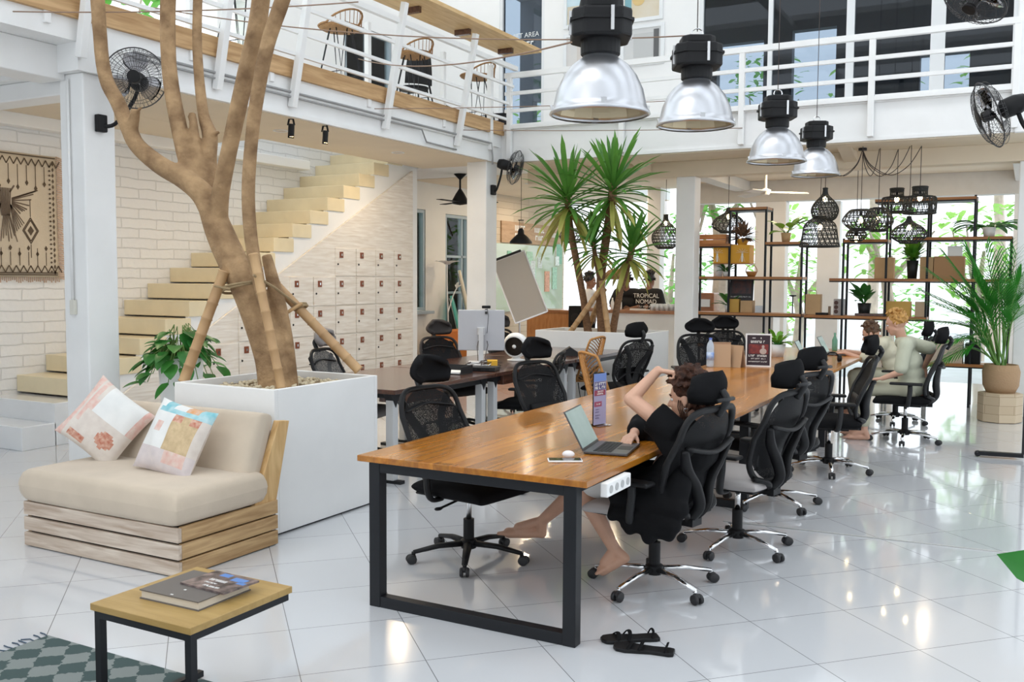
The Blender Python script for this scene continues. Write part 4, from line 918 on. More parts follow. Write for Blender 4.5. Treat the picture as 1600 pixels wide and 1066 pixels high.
# ---- two men at the far table ------------------------------------------------------
M['sage'] = mat('pale_sage_shirt', (.52, .53, .41), .9, bump=.3, bs=18); M['cream_shirt'] = mat('cream_shirt', (.66, .62, .47), .9, bump=.3, bs=18)
M['khaki'] = mat('pale_khaki_trousers', (.50, .49, .37), .9); M['blond'] = mat('blond_hair', (.62, .34, .09), .5, col2=(.4, .2, .05), vs=40, bump=.4, bs=90)
M['hair_mid'] = mat('mid_brown_hair', (.13, .065, .03), .5, col2=(.06, .03, .015), vs=40, bump=.4, bs=90); M['hair_black'] = mat('black_hair', (.012, .01, .01), .5)
def seated(label, x, y, hd, f, sh, elL, wrL, elR, wrR, skin, top, trous, hairm, seed, hl, hr):
    loc = (x, y, 0); sx = sh[0]
    J = dict(pelvis=(x, y, .54), chest=(x+(sx-x)*.6, y, .78), neck=((sx+hd[0])/2, y, sh[2]+.05), head=hd, f=f, u=(-.2, 0, 1), shL=(sx, y-.18, sh[2]), shR=(sx, y+.18, sh[2]), elL=elL, wrL=wrL, elR=elR, wrR=wrR,
      hpL=(x-.04, y-.1, .53), hpR=(x-.04, y+.1, .53), knL=(x-.46, y-.12, .53), knR=(x-.46, y+.12, .53), anL=(x-.42, y-.14, .1), anR=(x-.5, y+.12, .1), toL=(x-.62, y-.15, .025), heL=(x-.39, y-.13, .03), toR=(x-.7, y+.13, .025), heR=(x-.47, y+.12, .03), hL=hl, hR=hr)
    t, j, P, Mx = person(label, loc, J, skin, .009, hairmat=hairm); O = Vector(loc); sb = MB()
    sb.cap(j['shL']+Vector((0, .02, 0)), j['shR']-Vector((0, .02, 0)), .08, .08, 14); c = j['chest']
    sb.cap(c+Vector((0, -.07, .02)), c+Vector((0, .07, .02)), .125, .125, 14); sb.cap(Vector((.0, -.06, .58)), Vector((.0, .06, .58)), .135, .135, 14); sb.cap(c.lerp(Vector((0, 0, .58)), .5)+Vector((0, -.06, 0)), c.lerp(Vector((0, 0, .58)), .5)+Vector((0, .06, 0)), .125, .125, 14)
    sb.cap(j['neck']-Vector((0, .03, .03)), j['neck']+Vector((0, .03, -.03)), .066, .066)
    for s in 'LR': sb.cap(j['sh'+s], j['sh'+s].lerp(j['el'+s], .85), .075, .068, 14)
    remesh(sb.build('shirt', top, t), .013, 3); tb = MB()
    for s in 'LR': tb.cap(j['hp'+s], j['kn'+s], .095, .075, 14); tb.cap(j['kn'+s], j['kn'+s].lerp(j['an'+s], .8), .074, .06, 14)
    tb.cap(j['hpL'], j['hpR'], .11, .11); remesh(tb.build('trousers', trous, t), .014, 3)
    def shp(r):
        while 1:
            a, b = r.uniform(-pi, pi), r.uniform(-.55, 1.5)
            if abs(a) < 1.2 and b < .75: continue
            return a, b
    hairdo(t, P, Mx, hairm, seed, 150, shp, .0085, .4, ln=.0085); return t
hd1 = gy(1400, 507, 10.22); el1 = gy(1404, 583, 10.02); w1 = gy(1392, 588, 10.0)
seated('blond man in pale sage shirt sitting at the far table', -1.0, 10.25, tuple(hd1), (-1, .05, -.25), (-1.06, 0, .98), (-1.09, 10.0, .72), (-1.26, 10.03, .645), (-.84, 10.44, .93), (-.92, 10.5, .74), M['skin_fair'], M['sage'], M['khaki'], M['blond'], 5,
  ((-1, .12, -.12), (0, 0, -1), -1, dict(L=.18, curl=(25, 30, 20))), ((0, 0, -1), (0, -1, 0), 1, dict(L=.18)))
hd2 = gy(1361, 523, 11.5)
seated('brown haired man in cream shirt leaning forward over the far table', -1.28, 11.55, tuple(hd2), (-1, .02, -.42), (-1.44, 0, .90), (-1.64, 11.34, .72), (-1.84, 11.42, .785), (-1.66, 11.76, .74), (-1.88, 11.68, .785), M['skin_fair'], M['cream_shirt'], M['khaki'], M['hair_mid'], 6,
  ((-1, .1, -.12), (0, 0, -1), -1, dict(L=.18, curl=(18, 20, 14))), ((-1, -.1, -.12), (0, 0, -1), 1, dict(L=.18, curl=(18, 20, 14))))
# ---- three people at the bar ----------------------------------------------------------
def standing(label, x, y, f, top, skin, hairm, seed, lean=(0, 0), H_=1.72, arms=None, cap=None):
    loc = (x, y, 0); F = Vector((f[0], f[1], 0)).normalized(); L = Vector((-F.y, F.x, 0)); k = H_/1.72; B = Vector(loc); A = lambda a, b, z: tuple(B + F*a + L*b + Vector((0, 0, z*k)))
    la = lean[0]
    J = dict(pelvis=A(0, 0, .93), chest=A(.4*la, 0, 1.22), neck=A(.8*la, 0, 1.45), head=A(1.0*la+.02, 0, 1.585), f=(F.x, F.y, -.08), u=(0, 0, 1), shL=A(.7*la, .175, 1.38), shR=A(.7*la, -.175, 1.38),
      hpL=A(0, .09, .9), hpR=A(0, -.09, .9), knL=A(.02, .1, .49), knR=A(.02, -.1, .49), anL=A(0, .1, .08), anR=A(0, -.1, .08), toL=A(.17, .11, .02), toR=A(.17, -.11, .02), heL=A(-.04, .1, .03), heR=A(-.04, -.1, .03))
    ar = arms or ((.05, .24, 1.1), (.28, .12, 1.08))
    J['elL'] = A(*ar[0]); J['wrL'] = A(*ar[1]); J['elR'] = A(ar[0][0], -ar[0][1], ar[0][2]); J['wrR'] = A(ar[1][0], -ar[1][1], ar[1][2])
    J['hL'] = (tuple(F), (0, 0, -1), -1, dict(L=.18)); J['hR'] = (tuple(F), (0, 0, -1), 1, dict(L=.18))
    t, j, P, Mx = person(label, loc, J, skin, .011, hairmat=hairm); sb = MB()
    sb.cap(j['shL']*.92+j['shR']*.08, j['shR']*.92+j['shL']*.08, .08, .08, 14); c = j['chest']; sb.cap(c+L*.07, c-L*.07, .125, .125, 14); p = j['pelvis']+Vector((0, 0, .06)); sb.cap(p+L*.07, p-L*.07, .125, .125, 14); sb.cap(c.lerp(p, .5)+L*.06, c.lerp(p, .5)-L*.06, .12, .12, 14)
    for s in 'LR': sb.cap(j['sh'+s], j['sh'+s].lerp(j['el'+s], .75), .075, .07, 14)
    remesh(sb.build('shirt', top, t), .014, 3); tb = MB()
    for s in 'LR': tb.cap(j['hp'+s], j['an'+s]+Vector((0, 0, .04)), .095, .06, 14)
    tb.cap(j['hpL'], j['hpR'], .11, .11); remesh(tb.build('trousers', M['black_fabric'], t), .016, 2)
    def shp(r):
        while 1:
            a, b = r.uniform(-pi, pi), r.uniform(-.4, 1.5)
            if abs(a) < 1.2 and b < .7: continue
            return a, b
    hairdo(t, P, Mx, hairm, seed, 60, shp, .011, .2); return t, j, P, Mx, F, L
M['tee_black'] = mat('black_tee', (.014, .014, .016), .85)
b1 = gy(921, 445, 15.3); b2 = gy(979, 442, 15.45); b3 = gy(1012, 440, 15.35)
standing('dark haired man in white t-shirt standing side on at the bar left end', b1.x, 15.3, (1, .15), mat('white_tee', (.78, .78, .8), .9), M['skin_dark'], M['hair_black'], 8, H_=1.70)
standing('man in black t-shirt leaning on the bar and facing the hall', b2.x, 15.62, (.05, -1), M['tee_black'], M['skin_dark'], M['hair_black'], 9, lean=(.22, 0), H_=1.72, arms=((.2, .27, 1.15), (.42, .1, 1.10)))
t, j, P, Mx, F, L = standing('man seen from behind in black t-shirt with white back lettering at the bar', b3.x, 15.45, (.12, 1), M['tee_black'], M['skin_dark'], M['hair_black'], 10, H_=1.72)
ang = math.atan2(F.y, F.x) - pi/2
q = j['chest'] - F*.128
text('lettering', 'TROPICAL\nNOMAD', .105, tuple(q + Vector((0, 0, .06))), (pi/2, 0, ang), M['paper'], t, sp=.95)
scrawl(t, [(-.17, .17, -.09, .03)], M['paper'], Matrix.Translation(q) @ Matrix.Rotation(ang, 4, 'Z'), 7)
# ================================================================== DARK DESKS ON THE LEFT AND WHAT STANDS ON THEM
M['walnut'] = wood('dark_walnut', (.05, .018, .012), (.12, .045, .025), 2.2, (12, 1, 10), .25, coat=.5, bump=.02)
M['leg_grey'] = mat('pale_grey_leg', (.6, .61, .62), .4)
def desk(label, y0, y1):
    t = thing('desk', label, 'table', (-4.87, (y0+y1)/2, 0), 0, None); h = (y1-y0)/2
    MB().bx(-.6, .6, -h, h, .715, .75).build('tabletop', M['walnut'], t, bevel=.003)
    for sx in (-.5, .5):
        for sy in (-h+.1, h-.1):
            MB().bx(sx-.035, sx+.035, sy-.035, sy+.035, .025, .7).build('leg', M['leg_grey'], t, bevel=.004)
            MB().prism([(-.07, .715), (.07, .715), (0, .6)], (sx-.038, sy, 0), (0, 1, 0), (0, 0, 1), (1, 0, 0), .076).build('corner_bracket', M['black_steel'], t)
    for sy in (-h+.1, h-.1): MB().bx(-.6, .6, sy-.03, sy+.03, 0, .025).build('foot', M['black_steel'], t)
    MB().bx(-.53, .53, -h+.15, h-.15, .66, .7).build('apron', M['black_steel'], t)
    MB().bx(.3, .56, -h+.2, -h+.75, .62, .7145).build('drawer', M['walnut'], t, bevel=.004)
    return t
desk('dark walnut desk with grey legs nearest the tree planter', 5.98, 7.55); desk('dark walnut desk with monitor and white fan, middle of the left row', 7.57, 9.3); desk('dark walnut desk beside the rattan chairs, far end of the left row', 9.32, 10.85)
# monitor seen from behind
t = thing('monitor', 'grey monitor seen from behind with clip webcam on the middle desk', 'monitor', (-4.95, 8.45, .75), rad(28))
M['mon_grey'] = mat('silver_grey_plastic', (.5, .51, .54), .45)
MB().bx(-.24, .24, .03, .058, .12, .54).build('back_shell', M['mon_grey'], t, bevel=.008)
MB().bx(-.235, .235, .058, .061, .125, .535).build('screen', mat('black_screen', (.01, .01, .012), .15), t)
MB().bx(-.025, .025, -.02, .0, .01, .36).bx(-.04, .04, 0, .03, .28, .36).build('stand_post', M['leg_grey'], t, bevel=.004)
MB().bx(-.13, .13, -.1, .1, 0, .01).build('stand_foot', M['leg_grey'], t, bevel=.004)
MB().tube([(.06, .028, .22), (.07, .0, .18), (.04, -.03, .05), (.06, -.04, .015)], .004, 6).tube([(-.03, .028, .22), (-.04, 0, .16), (-.03, -.04, .02)], .004, 6).build('cables', M['wire'], t)
w = MB().cb((.05, .04, .57), (.09, .035, .03)).build('webcam', M['black_plastic'], t, bevel=.008)
MB().bar((.05, .05, .545), (.05, .02, .5), .025, .01).tube([(.06, .02, .56), (.075, -.02, .48), (.06, 0, .3)], .003, 6).build('webcam_clip', M['grey_plastic'], w)
# ball fan
t = thing('desk_fan', 'round white ball shaped desk fan with dark grille on the middle desk', 'fan', (-4.74, 8.82, .75), rad(14))
MB().lathe([(0, 0), (.09, 0), (.095, .012), (.05, .022), (.03, .05), (0, .05)], 24).build('foot', M['paper'], t, smooth=True)
Mx = Matrix.Rotation(rad(98), 4, 'X'); c = Vector((0, 0, .165))
MB().lathe([(.0, -.125), (.07, -.115), (.115, -.07), (.135, 0), (.128, .05), (.105, .085), (.1, .08)], 32, c, Mx, caps=(False, False)).build('shell', M['paper'], t, smooth=True)
gr = MB()
for k in range(7): gr.lathe([(.018+.0135*k, .085-.0006*k*k), (.0225+.0135*k, .085-.0006*k*k), (.0225+.0135*k, .081-.0006*k*k), (.018+.0135*k, .081-.0006*k*k)], 28, c, Mx, closed=True)
for k in range(24):
    a = 2*pi*k/24; gr.bar(c + Mx @ Vector((.02*cos(a), .02*sin(a), .083)), c + Mx @ Vector((.104*cos(a+.25), .104*sin(a+.25), .064)), .003, .003)
gr.build('grille', mat('brown_grille', (.03, .02, .012), .5), t)
MB().lathe([(0, .05), (.1, .05)], 28, c, Mx).build('fan_back', mat('fan_dark', (.03, .022, .015), .6), t)
MB().lathe([(.0, .098), (.02, .092), (.022, .084)], 18, c, Mx).build('hub', M['paper'], t, smooth=True)
# clutter
t = thing('note_box', 'yellow paper note box at the desk edge below the white fan', 'box', (-4.56, 8.0, .75), rad(30)); MB().bx(-.05, .05, -.04, .04, 0, .075).build('paper_block', mat('yellow_paper', (.8, .45, .04), .7), t, bevel=.002)
t = thing('router', 'black flat network box under tangled cables on the middle desk', 'router', (-4.5, 7.7, .75), rad(15)); MB().bx(-.15, .15, -.1, .1, .002, .04).build('case', M['grey_plastic'], t, bevel=.004)
for k in range(3): MB().cb((-.08+.08*k, -.101, .02), (.04, .004, .018)).build('port', M['black_plastic'], t)
t = thing('cable_tangle', 'tangled black and white cables lying on the desk beside the monitor', 'cables', (-4.62, 7.95, .75)); mb = MB(); r = random.Random(2)
for k in range(7): mb.tube(spline([(r.uniform(-.12, .1), r.uniform(-.22, .2), .008+r.random()*.06) for _ in range(6)], 5), .005, 5)
mb.build('loops', M['wire'], t); mb = MB()
for k in range(3): mb.tube(spline([(r.uniform(-.12, .1), r.uniform(-.2, .2), .008+r.random()*.05) for _ in range(6)], 5), .005, 5)
mb.build('white_loops', M['paper'], t)
t = thing('keyboard_tray', 'grey plastic desk organiser with papers at the near end of the middle desk', 'organiser', (-4.62, 7.35, .75), .1); MB().bx(-.16, .16, -.12, .12, 0, .008).bx(-.16, -.152, -.12, .12, .008, .07).bx(.152, .16, -.12, .12, .008, .07).bx(-.152, .152, .112, .12, .008, .07).build('tray', M['grey_plastic'], t); MB().bx(-.14, .14, -.11, .1, .008, .02).build('papers', M['paper'], t)
t = thing('wedge_box', 'dark angular box on the far desk beside the rattan chair', 'box', (-4.55, 9.75, .75), .5); MB().prism([(-.09, 0), (.09, 0), (.09, .04), (0, .1), (-.09, .04)], (0, -.09, 0), (1, 0, 0), (0, 0, 1), (0, 1, 0), .18).build('shell', M['grey_plastic'], t)
# rattan chairs -------------------------------------------------------
M['rattan'] = mat('honey_rattan', (.52, .25, .07), .5, col2=(.38, .16, .035), vs=30, bump=.2, bs=120); M['leather'] = mat('brown_leather', (.16, .085, .045), .5, var=.1)
def rattan(label, loc, rz):
    t = thing('rattan_chair', label, 'chair', loc, rz, 'rattan chairs by the dark desk'); H0 = .46
    MB().lathe([(0, .0), (.2, .0), (.225, .015), (.22, .03), (.1, .04), (0, .038)], 28, (.02, 0, H0)).build('seat', M['leather'], t, smooth=True)
    def S(u, v): z = H0 + .5*v; w = .23*(1-.22*v*v) ; return (-.18 - .13*v + .07*u*u*(1-.3*v), u*w, z - .03*u*u*v)
    fr = MB(); top = [S(-1, v/6) for v in range(7)] + [S(-1+2*k/8, 1) for k in range(1, 8)] + [S(1, 1-v/6) for v in range(7)]
    fr.tube(spline(top, 2), .013, 8); fr.tube([S(0, v/8) for v in range(9)], .009, 6); fr.tube([S(-.5+k/8, .0) for k in range(9)], .012, 6)
    fr.build('back_frame', M['rattan'], t, smooth=True); wv = MB()
    for s in (-1, 1):
        for k in range(-3, 16):
            pts = [S(s*u, k/15 + .28*u) for u in [i/8 for i in range(9)] if 0 <= k/15 + .28*u <= 1]
            if len(pts) > 1: wv.tube(pts, .0075, 5, flat=.6)
    wv.build('herringbone_weave', M['rattan'], t)
    MB().lathe([(.215, H0-.012), (.235, H0), (.215, H0+.012)], 24).build('seat_rim', M['rattan'], t, smooth=True)
    for sx, sy in ((1, 1), (1, -1), (-1, 1), (-1, -1)):
        MB().tube([(sx*.1, sy*.16, H0-.02), (sx*.2, sy*.2, .008), (sx*.16, sy*.1, H0-.02)], .006, 6).build('leg', M['black_steel'], t)
    MB().tube([(.17, .17, .16), (.17, -.17, .16), (-.17, -.17, .16), (-.17, .17, .16)], .005, 6, closed=True).build('stretcher', M['black_steel'], t)
    return t
rattan('honey rattan chair with brown seat turned sideways to the dark desk', (-4.56, 9.98, 0), rad(176)); rattan('honey rattan chair whose curved back faces the viewer, right of the sideways one', (-3.3, 8.02, 0), rad(50))
# flipchart -------------------------------------------------------------
t = thing('flipchart', 'leaning grey flip chart board on a pole stand before the plank wall', 'whiteboard', (-7.62, 14.3, 0), rad(30))
Mx = Matrix.Translation((0, 0, 1.47)) @ Matrix.Rotation(rad(-21), 4, 'Y') @ Matrix.Rotation(rad(-12), 4, 'X')
MB().bx(-.28, .28, -.012, .012, -.55, .55, Mx).build('board', mat('board_grey', (.52, .5, .47), .35), t)
fr = MB(); 
for a in ((-.30, -.28, -.57, .57), (.28, .30, -.57, .57)): fr.bx(a[0], a[1], -.02, .02, a[2], a[3], Mx)
fr.bx(-.28, .28, -.02, .02, .55, .575, Mx).bx(-.28, .28, -.02, .02, -.575, -.55, Mx).build('frame', M['alu'], t)
MB().bx(-.24, .24, -.03, .0, .56, .6, Mx).build('paper_clamp', M['grey_plastic'], t)
MB().tube([(0, .04, .05), (0, .04, 1.6)], .018, 8).build('pole', M['alu'], t)
for k in range(5): a = 2*pi*k/5; MB().tube([(0, .04, .09), (.3*cos(a), .04+.3*sin(a), .02)], .014, 6).build('leg', M['alu'], t)
# plank wall sign board, glass board
sg = tag(MB().bx(-9.15, -9.12, 16.35, 19.0, 2.32, 2.74).build('wall_sign', wood('sign_wood', (.36, .22, .12), (.5, .33, .2), 2, (12, 1.5, 10), .6)), 'brown wooden sign board with white lettering high on the plank wall', 'sign')
scrawl(sg, [(16.9, 17.35, 2.57, .11), (16.9, 17.3, 2.41, .11), (17.7, 18.2, 2.57, .1), (17.75, 18.15, 2.41, .1), (18.5, 18.9, 2.5, .1)], M['paper'], Matrix.Translation((-9.1195, 0, 0)) @ Matrix.Rotation(pi/2, 4, 'Z'), 8)
t = thing('glass_board', 'greenish glass board covered with photos and papers on the plank wall', 'board', (-9.1, 17.6, 0))
MB().bx(-.03, -.005, -1.5, 1.5, .95, 2.3).build('pane', mat('green_glass_sheet', (.42, .5, .4), .08, coat=.5), t, bevel=.01)
r = random.Random(11); cols = [(.7, .75, .72), (.35, .55, .42), (.55, .6, .6), (.2, .42, .3), (.75, .7, .62), (.6, .3, .2)]
for k in range(16):
    y = r.uniform(-1.2, 1.3); z = r.uniform(1.15, 2.15); h = r.uniform(.1, .24); w = r.uniform(.08, .16); MB().bx(-.005, .002+.0005*k, y-w, y+w, z-h, z+h).build('pinned_photo', mat('pinned_print', cols[k % 6], .5, var=.25, vs=25), t)
# orange sofa, surfboards, flower lamp
M['orange'] = mat('orange_upholstery', (.55, .18, .035), .85, bump=.1)
t = thing('sofa', 'orange sofa standing below the rear windows behind the dark chairs', 'sofa', (-8.2, 13.95, 0), rad(0))
MB().bx(-.35, .4, -.75, .75, .06, .42).build('base', M['orange'], t, bevel=.03); MB().bx(-.5, -.3, -.75, .75, .1, .74).build('backrest', M['orange'], t, bevel=.03)
for s in (-1, 1): MB().bx(-.45, .4, s*.82-.08, s*.82+.08, .08, .6).build('arm', M['orange'], t, bevel=.03)
for sx in (-.35, .3):
    for sy in (-.7, .7): MB().bx(sx-.03, sx+.03, sy-.03, sy+.03, 0, .07).build('leg', M['walnut'], t)
def surf(label, base, top, w, c, s):
    b, p = Vector(base), Vector(top); t = thing('surfboard', label, 'surfboard', b); d = (p-b); L = d.length; d.normalize(); x = Vector((.45, -.89, 0)); x = (x - d*x.dot(d)).normalized(); n = x.cross(d); mb = MB(); rows = []
    for i in range(17):
        v = i/16; ww = w*max(.02, sin(pi*(.04+.93*v))**.6); rows.append([d*(L*v) + x*(u*ww) + n*(.012*(1-u*u)) for u in (-1, -.6, 0, .6, 1)])
    mb.sheet(rows).build('deck', c, t, smooth=True, sol=.04); MB().bar(d*.02 + n*.04, d*(L*.97) + n*.04, .012, .02).build('stripe', s, t); return t
surf('brown edged surfboard leaning by the rear window', (-8.80, 14.98, 0), (-9.02, 14.62, 1.75), .22, mat('board_cream', (.68, .62, .5), .3), M['walnut'])
surf('teal surfboard leaning next to the brown edged one', (-8.74, 14.5, 0), (-9.04, 14.38, 1.3), .2, mat('board_teal', (.1, .5, .42), .3), M['paper'])
surf('pale surfboard half hidden by the second column', (-8.88, 15.5, 0), (-9.05, 15.4, 1.78), .24, mat('board_pale', (.62, .64, .58), .3), M['orange'])
t = thing('flower_lamp', 'white paper flower on a tall stem between the rear windows', 'decoration', (-8.86, 13.98, 0))
MB().lathe([(.1, 0), (.1, .02), (.01, .03)], 16).build('foot', M['paper'], t)
MB().tube(spline([(0, 0, .03), (.02, -.02, .8), (0, -.03, 1.55), (.02, -.05, 1.86)], 5), .012, 6).tube(spline([(.01, -.02, 1.0), (.03, .12, 1.3), (.05, .22, 1.45)], 5), .01, 6).build('stem', M['paper'], t)
mb = MB()
for k in range(7): a = 2*pi*k/7; mb.leaf((.02, -.05, 1.84), (cos(a), sin(a), .45), .24, .15, .6, .1, 5)
mb.build('petals', M['paper'], t, smooth=True); mb = MB()
for k in range(4): a = 2*pi*k/4; mb.leaf((.05, .22, 1.44), (cos(a)*.5, .6+sin(a)*.4, .5), .12, .06, .3, .2, 4)
mb.build('bud', M['paper'], t, smooth=True)
# ================================================================== YUCCA PLANTER
t = thing('yucca_planter', 'long white planter box holding the spiky yucca near the bar', 'planter', (-4.87, 11.42, 0)); hx, hy, th = .76, .42, .04
b = MB(); b.bx(-hx, hx, -hy, -hy+th, 0, .95).bx(-hx, hx, hy-th, hy, 0, .95).bx(-hx, -hx+th, -hy+th, hy-th, 0, .95).bx(hx-th, hx, -hy+th, hy-th, 0, .95); b.build('box', M['white'], t, bevel=.005)
MB().bx(-hx+th, hx-th, -hy+th, hy-th, .5, .9).build('soil', mat('yucca_soil', (.3, .22, .13), .95), t)
M['yucca'] = leafmat('yucca_leaf', (.04, .17, .025), (.15, .36, .06), .4, 2.2); M['yucca_old'] = leafmat('yucca_old_leaf', (.32, .34, .07), (.52, .48, .14), .5, 3)
M['yucca_bark'] = mat('yucca_bark', (.30, .17, .09), .9, col2=(.16, .085, .045), vs=25, bump=.6, bs=40, stretch=(1, 1, 3))
def yucca(label, base, mid, crowns, seed):
    b = Vector(base); t = thing('yucca', label, 'plant', b); r = random.Random(seed); tr = MB(); lf = MB(); old = MB()
    for pts, rad_, n, L in crowns:
        P = [Vector(p) - b for p in pts]; sp = spline(P, 5); tr.tube(sp, lerp_r([rad_*1.25] + [rad_]*(len(P)-2) + [rad_*.9], 5), 10); c = P[-1]; ax = (P[-1]-P[-2]).normalized()
        for k in range(n):
            f = k/n; el = rad(86 - 150*f**.85 + r.uniform(-8, 8)); az = k*2.39996 + r.uniform(-.3, .3); d = Vector((cos(az)*cos(el), sin(az)*cos(el), sin(el))) + ax*.25
            p = c - ax*(.28*f) + Vector((cos(az), sin(az), 0))*.025; (old if f > .74 and r.random() < .75 else lf).leaf(p, d, min(L*r.uniform(.8, 1.12)*(1 if f > .12 else .85), (11.98-b.y-c.y)/max(.05, d.normalized().y) if d.y > .05 else 9), .062*r.uniform(.85, 1.15), .25 + .75*f, .22, 6, tip=.02)
    tr.build('trunk', M['yucca_bark'], t, smooth=True); lf.build('foliage', M['yucca'], t, smooth=True); old.build('dry_foliage', M['yucca_old'], t, smooth=True); return t
Yk = 11.4; q = lambda x, y, Y=Yk: tuple(gy(x, y, Y))
b0 = gy(940, 522, Yk); b0.z = .89
yucca('tall yucca with spiky green crowns in the long white planter', b0, None, [
  ([q(920, 528), q(912, 470), q(900, 405, 11.3), q(890, 350, 11.25), q(886, 300, 11.2)], .045, 74, .72), ([q(942, 528, 11.45), q(938, 450, 11.4), q(946, 380, 11.35), q(955, 320, 11.3), q(958, 285, 11.25)], .055, 78, .74),
  ([q(956, 526, 11.4), q(968, 460, 11.3), q(982, 410, 11.25), q(990, 380, 11.2)], .04, 52, .5), ([q(938, 440, 11.4), q(930, 400, 11.25), q(926, 370, 11.2)], .03, 34, .42)], 21)
for k, (p0, p1, lab) in enumerate((((889, 524, 11.2), (938, 452, 11.3), 'thin pole propping the yucca from the left end of its planter'), ((916, 524, 11.65), (944, 452, 11.5), 'short pole propping the yucca at the back of its planter'), ((951, 524, 11.14), (940, 440, 11.26), 'pale pole propping the yucca from the front of its planter'), ((957, 522, 11.62), (972, 445, 11.4), 'grey pole propping the yucca at the right of its planter'))):
    a = gy(*p0); a.z = .9; stake(lab, a, gy(*p1), .035, None)
# ================================================================== PALM AT RIGHT
M['palm'] = leafmat('palm_leaf', (.015, .13, .015), (.05, .33, .035), .35, 3); M['pot_wood'] = bricks('octagon_pot_wood', (.62, .5, .35), (.55, .43, .29), (.35, .25, .15), .3, .1, .003, rot=(pi/2, 0, 0), rough=.6, bump=.2)
pc = (-.26, 12.3, 0); t = thing('potted_palm', 'big fan palm in a basket on an octagonal wooden pot at the right', 'plant', pc)
MB().lathe([(.22, 0), (.235, .01), (.235, .33), (.2, .335)], 8).build('wooden_pot', M['pot_wood'], t)
MB().lathe([(.15, .335), (.19, .42), (.2, .58), (.175, .66), (.16, .66), (.16, .6)], 24).build('basket', mat('basket_weave', (.42, .27, .15), .8, bump=.5, bs=60), t, smooth=True)
MB().lathe([(0, .6), (.17, .6)], 16).build('soil', mat('palm_soil', (.06, .04, .03), .95), t)
r = random.Random(31); lf = MB(); sm = MB(); O = Vector(pc)
tips = [(1440, 455, 11.9), (1452, 425, 12.0), (1478, 400, 12.2), (1510, 388, 12.4), (1540, 385, 12.5), (1572, 388, 12.5), (1588, 395, 12.5), (1436, 500, 11.9), (1462, 475, 11.7), (1490, 440, 11.9), (1428, 545, 11.6), (1520, 430, 11.9), (1560, 440, 12.0), (1596, 430, 12.2), (1594, 480, 11.9), (1480, 560, 11.9), (1556, 400, 12.6), (1500, 530, 12.6), (1425, 585, 12.0)]
for k, tp in enumerate(tips):
    tip = gy(*tp) - O; base = Vector((r.uniform(-.04, .04), r.uniform(-.04, .04), .62)); mid = base.lerp(tip, .5) + Vector((0, 0, .22)); S_ = spline([base, base.lerp(mid, .6)+Vector((0, 0, .1)), mid, tip], 9); sm.tube(S_, lerp_r([.013, .009, .007, .003], 9), 6)
    n = len(S_)
    for i in range(int(n*.25), n-1):
        d = (S_[i+1]-S_[i]).normalized(); side = d.cross(Vector((0, 0, 1))).normalized(); f = (i-n*.25)/(n*.75)
        for s in (-1, 1):
            lf.leaf(S_[i], side*s*(.8-.4*f) + d*.9 + Vector((0, 0, .15)), .37*(sin(pi*(.25+.62*f))), .0155, 1.1, .12, 5, tip=.02)
lf.build('fronds', M['palm'], t, smooth=True); sm.build('stems', mat('palm_stem', (.12, .25, .05), .5), t)
# ================================================================== BAR
M['bar_wood'] = wood('bar_teak', (.26, .1, .04), (.42, .19, .08), 2, (2, 10, 10), .35, coat=.4)
t = thing('bar_counter', 'white fronted bar counter with teak top behind the yucca', 'counter', (-5.2, 14.95, 0))
MB().bx(-1.05, 1.75, -.2, .25, 0, 1.05).build('front_panel', M['white'], t, bevel=.004); MB().bx(-1.1, 1.8, -.28, .32, 1.05, 1.1).build('counter_top', M['bar_wood'], t, bevel=.004)
M['tumbler'] = mat('pale_glassware', (.72, .78, .85), .12, alpha=.7); M['bluelid'] = mat('blue_glass_tint', (.25, .3, .55), .2)
cup = thing('drinking_glass', 'small glasses standing in rows on the bar top', 'glass', (-5.3, 14.86, 1.1), 0, 'drinking glasses on the bar')
MB().lathe([(.028, 0), (.036, .11), (.033, .11), (.026, .008), (0, .008)], 12).build('body', M['tumbler'], cup, smooth=True)
r = random.Random(5)
for k in range(27):
    x = -5.42 + .082*(k % 9); y = 14.78 + .1*(k // 9)
    if k == 0: cup.location = (x, y, 1.1)
    else: dup(cup, (x + r.uniform(-.008, .008), y, 1.1))
t = thing('bar_tray', 'white tray lying on the bar left of the glasses', 'tray', (-5.68, 14.9, 1.1)); MB().bx(-.14, .14, -.1, .1, 0, .012).bx(-.14, .14, -.1, -.09, .012, .03).build('tray', M['paper'], t)
for k in range(3):
    c = thing('carafe', 'slim white bottles at the left end of the bar', 'bottle', (-6.15+.07*k, 14.85, 1.1), 0, 'slim bottles on the bar'); MB().lathe([(.026, 0), (.03, .02), (.028, .12), (.012, .17), (.013, .2), (0, .2)], 12).build('body', M['paper'], c, smooth=True)
t = thing('back_counter', 'low orange wood back counter behind the bar left end', 'counter', (-8.0, 16.6, 0)); MB().bx(-.5, .5, -.35, .35, 0, .98).build('cabinet', wood('orange_wood', (.4, .16, .05), (.55, .26, .1), 2, (10, 10, 2), .5), t); MB().bx(-.53, .53, -.38, .38, .98, 1.02).build('counter_top', M['bar_wood'], t)
t = thing('black_speaker', 'tall black speaker box beside the orange back counter', 'speaker', (-7.25, 15.9, 0)); MB().bx(-.14, .14, -.14, .14, 0, 1.12).build('cabinet', M['black_plastic'], t, bevel=.01); MB().lathe([(0, .142), (.08, .142), (.09, .14)], 20, (0, 0, .9), Matrix.Rotation(pi/2, 4, 'X')).build('cone', M['grey_plastic'], t)
t = thing('coffee_machine', 'boxy dark wooden espresso station at the right end of the bar', 'machine', (-4.62, 14.95, 1.1)); MB().bx(-.26, .22, -.15, .18, 0, .3).build('body', M['bar_wood'], t, bevel=.015); MB().bx(-.2, .16, -.16, -.15, .08, .2).build('front_plate', M['alu'], t)
